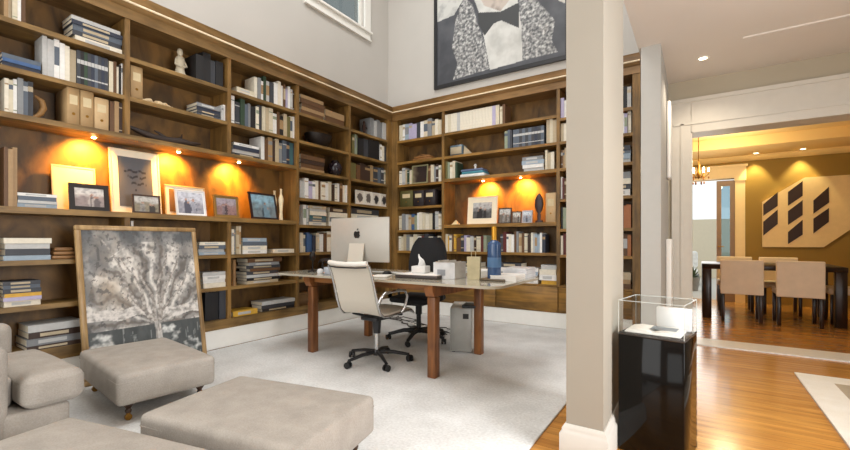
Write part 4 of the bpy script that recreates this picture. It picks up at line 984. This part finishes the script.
sling(backp, .205, .020, WHL).build('backrest', WHL, wc)
MB().tube([(-.205, -.382, .905), (-.1, -.402, .898), (0, -.408, .896), (.1, -.402, .898), (.205, -.382, .905)], .019, 12).build('top_roll', mat('bright_white_vinyl', (232, 228, 220), .4, var=.02), wc)
MB().tube([(-.2, -.387, .872), (-.1, -.403, .866), (.1, -.403, .866), (.2, -.387, .872)], .006, 8).build('top_bar', DKMETAL, wc)
for s in (-1, 1):
    pts = [(s*.222, y, z) for y, z in seatp+backp[1:]]
    MB().tube(pts, .010, 10).build('side_rail', CHROME, wc)
    MB().tube([(s*.225, -.262, .56), (s*.25, -.26, .62), (s*.262, -.22, .655), (s*.265, -.05, .66), (s*.265, .06, .65), (s*.262, .10, .60), (s*.25, .08, .50), (s*.225, .06, .455)], .012, 12).build('armrest', CHROME, wc)
MB().tube([(-.21, .09, .435), (0, .09, .415), (.21, .09, .435)], .012, 10).tube([(-.21, -.08, .432), (0, -.08, .412), (.21, -.08, .432)], .012, 10).build('seat_spreader', DKMETAL, wc)

bc = thing('office_chair', 'black round-backed office chair on the far side of the desk', 'office chair', (-2.56, 3.78, CZ), PI+.1)
wheel_base(bc, BLKPL, R=.33, rot=PI/2+.15, arm=.022, hub_z=.10)
MB().cyl((0, 0, .12), (0, 0, .30), .026, n=16).build('gas_lift', BLKPL, bc)
MB().cyl((0, 0, .28), (0, 0, .40), .036, n=16).rbox(-.10, .10, -.14, .12, .385, .425, .01, 2).build('tilt_mechanism', BLKPL, bc)
MB().rbox(-.235, .235, -.22, .25, .425, .49, .03, 4, puff=.012, cuts=3).build('seat', mat('black_mesh_fabric', (30, 30, 33), .8, var=.1, scale=120), bc)
vs = []; nx, ny = 12, 12
bk = MB(); oval_pts = []
for side in (0, 1):
    for j in range(ny+1):
        v = j/ny; z = .55+v*.575; hw = .24*math.sqrt(max(.05, 1-((v-.5)/.56)**2))**.7
        for i in range(nx+1):
            u = i/nx*2-1; vs.append((u*hw, -.20-.10*v+.05*u*u-(.02 if side else 0), z))
n1 = nx+1; o_ = n1*(ny+1); fs = []
for s in (0, 1):
    for j in range(ny):
        for i in range(nx): q = s*o_+j*n1+i; fs.append((q, q+1, q+n1+1, q+n1))
for j in range(ny):
    for i in (0, nx): q = j*n1+i; fs.append((q, q+n1, q+n1+o_, q+o_))
for i in range(nx):
    for j in (0, ny): q = j*n1+i; fs.append((q, q+1, q+1+o_, q+o_))
bk.add(vs, fs, 0, True); bk.build('backrest', MATS['black_mesh_fabric'], bc)
MB().tube([(0, -.08, .40), (0, -.22, .42), (0, -.27, .55), (0, -.29, .75)], .02, 10, flat=1.5).build('back_spine', BLKPL, bc)
for s in (-1, 1):
    ar = MB().tube([(s*.20, -.03, .43), (s*.27, -.03, .45), (s*.275, -.02, .64)], .016, 10).build('arm_post', BLKPL, bc)
    MB().rbox(s*.275-.035, s*.275+.035, -.13, .10, .641, .668, .012, 3).build('armrest', BLKPL, bc)

# cable tangle on the floor behind the chair
cb = MB(); rr_ = random.Random(3)
for k in range(4):
    pts = []
    for i in range(16):
        t = i/15; pts.append((-3.55+t*1.15+.05*math.sin(i*1.7+k*2), 4.55-.42*t+.10*math.sin(t*9+k*1.9)+.03*k, CZ+.008+.004*k+.014*abs(math.sin(i*.9+k))))
    cb.tube(pts, .006, 6)
tag(cb.build('power_cable', mat('dark_cable', (52, 46, 42), .5)), 'tangle of dark power cables on carpet by the white plinth', 'cable', kind='stuff')
ps = thing('power_strip', 'white power strip lying among the dark cables', 'power strip', (-2.95, 4.32, CZ+.001), -.3)
MB().rbox(-.16, .16, -.028, .028, 0, .035, .006, 2).build('casing', mat('white_plastic', (226, 224, 218), .4), ps)
for k in range(4): MB().cyl((-.11+k*.07, 0, .0352), (-.11+k*.07, 0, .037), .018, n=14).build('socket', BLKPL, ps)

# ------------------------------------------------------------------ ottomans and armchair
def ottoman(label, corner, ux, w, uy_sign, d, ztop, group, zbot=.125):
    """corner = near corner on the floor, ux = unit direction of the long side, w long, d deep"""
    ux = Vector(ux).normalized(); uy = Vector((-ux.y, ux.x))*uy_sign; c = Vector(corner)+ux*w/2+uy*d/2
    t = thing('ottoman', label, 'ottoman', (c.x, c.y, CZ), math.atan2(ux.y, ux.x), group)
    zt = ztop-CZ; zb = zbot-CZ
    MB().rbox(-w/2, w/2, -d/2, d/2, zb, zt, .028, 4, puff=.018, cuts=5).build('cushion', LINEN, t)
    pp = MB().tube([(x, y, zt-.052) for x, y in rrect(-w/2-.001, w/2+.001, -d/2-.001, d/2+.001, .03, 3)+[(w/2-.029, -d/2-.001)]], .0035, 6).build('piping', LINEN, t)
    for sx in (-1, 1):
        for sy in (-1, 1):
            x, y = sx*(w/2-.075), sy*(d/2-.075)
            lg = MB().lathe([(0, .045), (.014, .045), (.018, .06), (.012, .07), (.026, .09), (.030, zb-.01), (.034, zb+.012), (0, zb+.012)], 16, c=(x, y, 0)).build('leg', wood('dark_turned_leg', (52, 32, 20), (82, 54, 34), 'Z', .35), t)
            MB().cyl((x-.010, y, .019), (x+.010, y, .019), .019, n=16).cyl((x, y, .03), (x, y, .05), .011, n=12).build('caster', BRASS, lg)
    return t
ottoman('grey linen ottoman standing in front of the leaning tree picture', (-2.815, 1.035), (-.94, .10), .90, -1, .56, .315, None)
ottoman('long grey linen ottoman nearest the office chair on open carpet', (-1.249, 1.043), (-.877, -.182), .895, -1, .60, .315, None)
ottoman('grey linen ottoman beside the armchair, partly cropped by the view', (-2.335, .685), (.877, .195), .90, -1, .62, .325, None)
ac = thing('armchair', 'grey linen armchair with a thick seat cushion facing the ottoman', 'armchair', (-3.10, .86, CZ), 0)
# local: +Y is the front; T-shaped seat cushion
t_ = ac
MB().rbox(-.36, .36, -.80, -.06, .075, .25, .02, 3).build('seat_base', LINEN, t_)
MB().rbox(-.37, .385, -.25, 0, .252, .415, .05, 5, puff=.02, cuts=4).build('seat_cushion', LINEN, t_)
MB().rbox(-.365, .245, -.80, -.255, .252, .41, .03, 4, cuts=3).build('rear_cushion', LINEN, t_)
for s in (-1, 1):
    x0, x1, yf = (.25, .37, -.29) if s > 0 else (-.495, -.375, -.12)
    MB().rbox(x0, x1, -1.0, yf, .06, .585, .05, 5).build('armrest', LINEN, t_)
MB().rbox(-.49, .365, -1.02, -.82, .06, .82, .06, 5).build('backrest', LINEN, t_)
for sx in (-1, 1):
    for sy in (-.90, -.14): MB().lathe([(0, 0), (.016, 0), (.026, .06), (.028, .085), (0, .085)], 14, c=(sx*.31, sy, 0)).build('leg', MATS['dark_turned_leg'], t_)

# ------------------------------------------------------------------ display pedestal
A = Vector((-.0505, 2.35)); an = math.radians(9.5); u = Vector((-math.cos(an), math.sin(an))); vv = Vector((math.sin(an), math.cos(an))); S = .302
c = A+u*S/2+vv*S/2
pd = thing('display_pedestal', 'black lacquered pedestal beside the column', 'pedestal', (c.x, c.y, .001), -an)
MB().rbox(-S/2, S/2, -S/2, S/2, 0, .605, .002, 1).build('plinth_body', BLACK, pd)
MB().rbox(-S/2-.001, S/2+.001, -S/2-.001, S/2+.001, .6055, .617, .002, 1).build('top_slab', mat('charcoal_slab', (52, 48, 46), .25), pd)
q = S/2-.001
cov = MB()
for x0, x1, y0, y1, z0, z1 in ((-q, q, -q, -q+.004, 0, .165), (-q, q, q-.004, q, 0, .165), (-q, -q+.004, -q+.004, q-.004, 0, .165), (q-.004, q, -q+.004, q-.004, 0, .165), (-q, q, -q, q, .165, .169)): cov.box(x0, x1, y0, y1, z0, z1)
ES = mat('acrylic_edge', (206, 214, 212), .2, var=0)
dc = tag(cov.build('acrylic_cover', thin_glass('clear_acrylic', (253, 254, 254), .06), loc=(c.x, c.y, .6185), rz=-an), 'clear acrylic display cover sitting on the black pedestal', 'display cover')
e_ = MB()
for x, y in ((-q, -q), (q, -q), (-q, q), (q, q)): e_.box(x-.0015, x+.0015, y-.0015, y+.0015, 0, .1695)
for y in (-q, q): e_.box(-q, q, y-.0015, y+.0015, .1675, .1705)
for x in (-q, q): e_.box(x-.0015, x+.0015, -q, q, .1675, .1705)
e_.build('bright_edge', ES, dc)
ob = thing('open_book', 'open white book with grey photograph inside the acrylic cover', 'book', (c.x-.01, c.y-.015, .6187), -an+.05)
b = MB()
for s in (-1, 1): b.prism([(0, .006), (.03, .016), (.08, .018), (.125, .010), (.125, 0), (0, 0)], lambda p, k: (s*p[0], -.085+.18*k, p[1]))
b.box(-.128, .128, -.092, .1, -.0, .0058)
b.build('pages', mat('bright_paper', (236, 232, 226), .8), ob)
MB().box(-.02, .10, -.03, .06, .0185, .0192).build('photograph', mat('grey_photo_print', (128, 134, 138), .5, var=.3, scale=20), ob)
tag(MB().rbox(-.03, .135, -.018, .018, 0, .12, .004, 1).build('white_block', mat('white_block_paint', (238, 238, 238), .5, var=.01), loc=(c.x+vv.x*.11, c.y+vv.y*.11, .6187), rz=-an), 'white block standing behind the open book', 'block')

# ------------------------------------------------------------------ dining room
dt = thing('dining_table', 'dark espresso dining table between cream chairs', 'dining table', (.82, 7.74, .001))
MB().rbox(-.76, .76, -.52, .52, .70, .766, .004, 1).build('tabletop', ESP, dt)
for sx in (-1, 1):
    for sy in (-1, 1): MB().rbox(sx*.755-.11*(sx > 0), sx*.755+.11*(sx < 0), sy*.515-.10*(sy > 0), sy*.515+.10*(sy < 0), 0, .70, .003, 1).build('leg', ESP, dt)
CRM = mat('cream_slipcover', (232, 212, 186), .8, var=.05, scale=8, bump=.1, bscale=12)
def dining_chair(label, x, y, rz, group='cream dining chairs around the dark table'):
    t = thing('dining_chair', label, 'dining chair', (x, y, .001), rz, group)
    MB().rbox(-.235, .235, -.225, -.16, .375, .84, .012, 3, cuts=3).build('backrest', CRM, t)
    MB().rbox(-.23, .23, -.16, .24, .39, .475, .02, 3, cuts=3, puff=.01).build('seat', CRM, t)
    for sx in (-1, 1):
        for y_ in (-.19, .20): MB().rbox(sx*.205-.02, sx*.205+.02, y_-.02, y_+.02, 0, .385, .003, 1).build('leg', ESP, t)
    return t
dining_chair('cream dining chair on the opening side near the garden door', .505, 7.25, 0)
dining_chair('cream dining chair on the opening side at the middle of the table', 1.10, 7.25, 0)
dining_chair('cream dining chair across the table near the garden door', .51, 8.35, PI)
dining_chair('cream dining chair across the table under the geometric painting', 1.07, 8.35, PI)
dining_chair('cream dining chair at the table end away from the garden door', 1.70, 7.76, PI/2+.0)
# geometric wall piece
gp = thing('painting', 'cream shaped panel with dark slanted blocks on the ochre wall', 'painting', (0, DY-.045, 0))
po = [(.951, .995), (.951, 1.782), (1.5, 2.158), (2.35, 2.158), (2.35, 1.56), (1.734, .998)]
MB().prism(po, lambda p, k: (p[0], .04*k, p[1])).build('panel', mat('cream_panel_paint', (226, 198, 152), .6, var=.03), gp)
DKB = mat('dark_brown_block_paint', (44, 20, 14), .5, var=.1)
for P in ([(62, 208), (130, 150), (130, 215), (62, 262)], [(62, 290), (130, 232), (130, 300), (62, 355)], [(178, 150), (247, 98), (247, 168), (178, 215)], [(178, 240), (247, 188), (247, 258), (178, 305)],
          [(178, 338), (247, 280), (247, 350), (178, 395)], [(297, 190), (370, 125), (370, 200), (297, 252)], [(297, 275), (370, 225), (370, 290), (297, 345)]):
    PP = [onY(750+p[0]/4.69, 160+p[1]/4.69, DY-.045) for p in P]
    MB().prism([(p[0], p[2]) for p in PP], lambda p, k: (p[0], -.004+.0035*k, p[1])).build('dark_block', DKB, gp)
# downlights
GLOW = mat('downlight_glow', (255, 236, 200), .5, var=0, emit=(255, 232, 190), estr=14)
def downlight(x, y, z, label, cat='ceiling light'):
    t = thing('ceiling_downlight', label, cat, (x, y, z))
    MB().lathe([(.034, -.006), (.052, -.006), (.055, -.001), (.034, -.001)], 26).build('trim_ring', WHITE, t)
    MB().lathe([(0, -.004), (.034, -.004), (.034, -.001), (0, -.001)], 22).build('lens', GLOW, t)
    return t
def spotl(name, x, y, z, e, col, size=1.6, rot=(0, 0, 0), blend=.6, soft=.05):
    l = bpy.data.lights.new(name, 'SPOT'); l.energy = e; l.color = col; l.spot_size = size; l.spot_blend = blend; l.shadow_soft_size = soft
    o = bpy.data.objects.new(name, l); C.objects.link(o); o.location = (x, y, z); o.rotation_euler = rot; return o
for px, py, lb in ((757, 152, 'recessed dining downlight above the first ochre wall scallop'), (805, 147, 'recessed dining downlight above the shaped panel')):
    q = onZ(px, py, DZ); downlight(q[0], 9.08, DZ, lb); spotl('dining_wall_spot', q[0], 9.16, DZ-.03, 42, (1, .84, .40), 1.25, (.08, 0, 0), .3)
q = onZ(703, 58, HC); downlight(q[0], q[1], HC, 'recessed hall downlight near the dining opening'); spotl('hall_spot', q[0], q[1], HC-.03, 25, (1, .86, .68), 2.4)
for x, y, lb in ((1.3, 2.2, 'added unseen hall downlight over the grey rug'), (.0, .6, 'added unseen hall downlight near the added front windows')):  # both lamps are out of view, added to brighten the hall
    z = HC if x < tx0 else HC+.012
    downlight(x, y, z, lb); spotl('hall_spot', x, y, z-.03, 30 if y > 1 else 5, (1, .86, .68), 2.4)
# chandelier
ch = thing('chandelier', 'small crystal chandelier with bright candle bulbs by the garden door', 'chandelier', (.02, 7.72, 0))
MB().cyl((0, 0, 2.28), (0, 0, DZ+.16), .006, n=8).lathe([(0, DZ+.13), (.05, DZ+.14), (.05, DZ+.159), (0, DZ+.159)], 18).build('stem', BRASS, ch)
b = MB().lathe([(0, 2.06), (.02, 2.08), (.03, 2.12), (.015, 2.2), (.02, 2.28), (0, 2.29)], 14)
for k in range(6):
    a = k*PI/3; b.tube([(0, 0, 2.12), (.07*math.cos(a), .07*math.sin(a), 2.08), (.13*math.cos(a), .13*math.sin(a), 2.13), (.13*math.cos(a), .13*math.sin(a), 2.17)], .006, 8)
b.build('brass_arms', BRASS, ch)
CB = mat('candle_bulb', (255, 230, 180), .5, var=0, emit=(255, 226, 170), estr=40); CRY = glass('cut_crystal', (255, 240, 215), 0, 1.5)
for k in range(6):
    a = k*PI/3; x, y = .13*math.cos(a), .13*math.sin(a)
    MB().lathe([(0, 2.172), (.010, 2.176), (.012, 2.195), (.004, 2.225), (0, 2.23)], 12, c=(x, y, 0)).build('bulb', CB, ch)
    MB().lathe([(0, 1.975), (.012, 1.99), (.010, 2.01), (0, 2.02)], 6, c=(x*.55, y*.55, 0)).build('crystal_drop', mat('amber_crystal', (170, 110, 50), .1), ch)
    MB().lathe([(0, 2.055), (.010, 2.07), (.009, 2.09), (0, 2.1)], 6, c=(x, y, 0)).build('crystal_drop', MATS['amber_crystal'], ch)
l = bpy.data.lights.new('chandelier_light', 'POINT'); l.energy = 42; l.color = (1, .82, .50); l.shadow_soft_size = .12
o = bpy.data.objects.new('chandelier_light', l); C.objects.link(o); o.location = (.35, 7.72, 2.3)
# terrace things seen through the garden door
so = thing('outdoor_sofa', 'white cushioned outdoor sofa on the terrace outside', 'sofa', (-.9, 12.6, -.085))
MB().rbox(-.95, .95, -.4, .4, .08, .34, .03, 2).build('base', mat('grey_wicker', (130, 130, 132), .8, var=.2), so)
MB().rbox(-.92, .92, -.38, .3, .345, .48, .05, 3).build('seat_cushion', mat('white_outdoor_canvas', (238, 238, 236), .8), so)
MB().rbox(-.92, .92, .2, .42, .485, .92, .07, 3).build('back_cushion', MATS['white_outdoor_canvas'], so)
LEAF = mat('dull_green_leaves', (96, 112, 76), .7, var=.3, scale=40)
for k, (x, y, lb) in enumerate(((-.1, 11.0, 'low leafy potted plant on the terrace nearer the door'), (-.85, 11.2, 'low leafy potted plant on the terrace beside the sofa'))):
    t = thing('potted_plant', lb, 'plant', (x, y, 0))
    MB().lathe([(0, 0), (.12, 0), (.16, .3), (.15, .3), (.13, .26), (0, .26)], 20).build('pot', mat('grey_planter', (150, 146, 140), .8), t)
    b = MB(); rr = random.Random(k)
    for q_ in range(60):
        a = rr.random()*2*PI; el = rr.uniform(.2, 1.4); L_ = rr.uniform(.15, .32); d = Vector((math.cos(a)*math.cos(el), math.sin(a)*math.cos(el), math.sin(el))); s_ = Vector((-math.sin(a), math.cos(a), 0))*.03; p = Vector((0, 0, .26))
        b.add([p, p+d*L_*.5+s_, p+d*L_, p+d*L_*.5-s_], [(0, 1, 2, 3)])
    b.build('foliage', LEAF, t)

# ------------------------------------------------------------------ daylight
w_ = bpy.data.worlds.new('sky'); bpy.context.scene.world = w_; w_.use_nodes = True
bg = w_.node_tree.nodes['Background']; bg.inputs['Color'].default_value = (.82, .87, .88, 1); bg.inputs['Strength'].default_value = 1.3
def area(name, loc, rot, sx, sy, e, col):
    l = bpy.data.lights.new(name, 'AREA'); l.shape = 'RECTANGLE'; l.size = sx; l.size_y = sy; l.energy = e; l.color = col
    o = bpy.data.objects.new(name, l); C.objects.link(o); o.location = loc; o.rotation_euler = rot; return o
area('added_skylight_fill', (-2.4, 2.5, ZTOP+.12), (0, 0, 0), 2.4, 3.8, 150, (1, .98, .95))  # added skylight, never seen, brightens the library from above
area('added_library_window_light', (-2.4, YR-.05, 3.1), (PI/2, 0, 0), 3.0, 5.0, 120, (1, .97, .93))  # added window light from behind the camera
area('added_hall_window_light', (.9, YR-.05, 1.4), (PI/2, 0, 0), 1.8, 2.2, 14, (1, .96, .9))  # weak added window light for the hall, also behind the camera
area('side_window_daylight', (XR+.05, 1.35, 1.5), (PI/2, 0, PI/2), 1.7, 1.8, 150, (.97, .98, 1))
area('high_window_daylight', (XW-.25, (WY0+WY1)/2, (WZ0+WZ1)/2), (PI/2, 0, -PI/2), WY1-WY0, WZ1-WZ0, 12, (.9, .96, 1))
area('garden_door_daylight', (-.1, DY+.3, 1.2), (-PI/2, 0, 0), 1.2, 2.0, 15, (1, .97, .92))

# ------------------------------------------------------------------ camera and view
cam = bpy.data.cameras.new('camera'); co = bpy.data.objects.new('camera', cam); C.objects.link(co)
co.location = (0, 0, EYE); co.rotation_euler = (PI/2, 0, YAW)
cam.sensor_width = 36; cam.lens = 36*FPX/850; cam.shift_y = (HY-225)/850; cam.clip_start = .05; cam.clip_end = 100
sc = bpy.context.scene; sc.camera = co
sc.view_settings.view_transform = 'Standard'; sc.view_settings.look = 'None'; sc.view_settings.gamma = 1; sc.view_settings.exposure = 0
sc.view_settings.use_curve_mapping = False
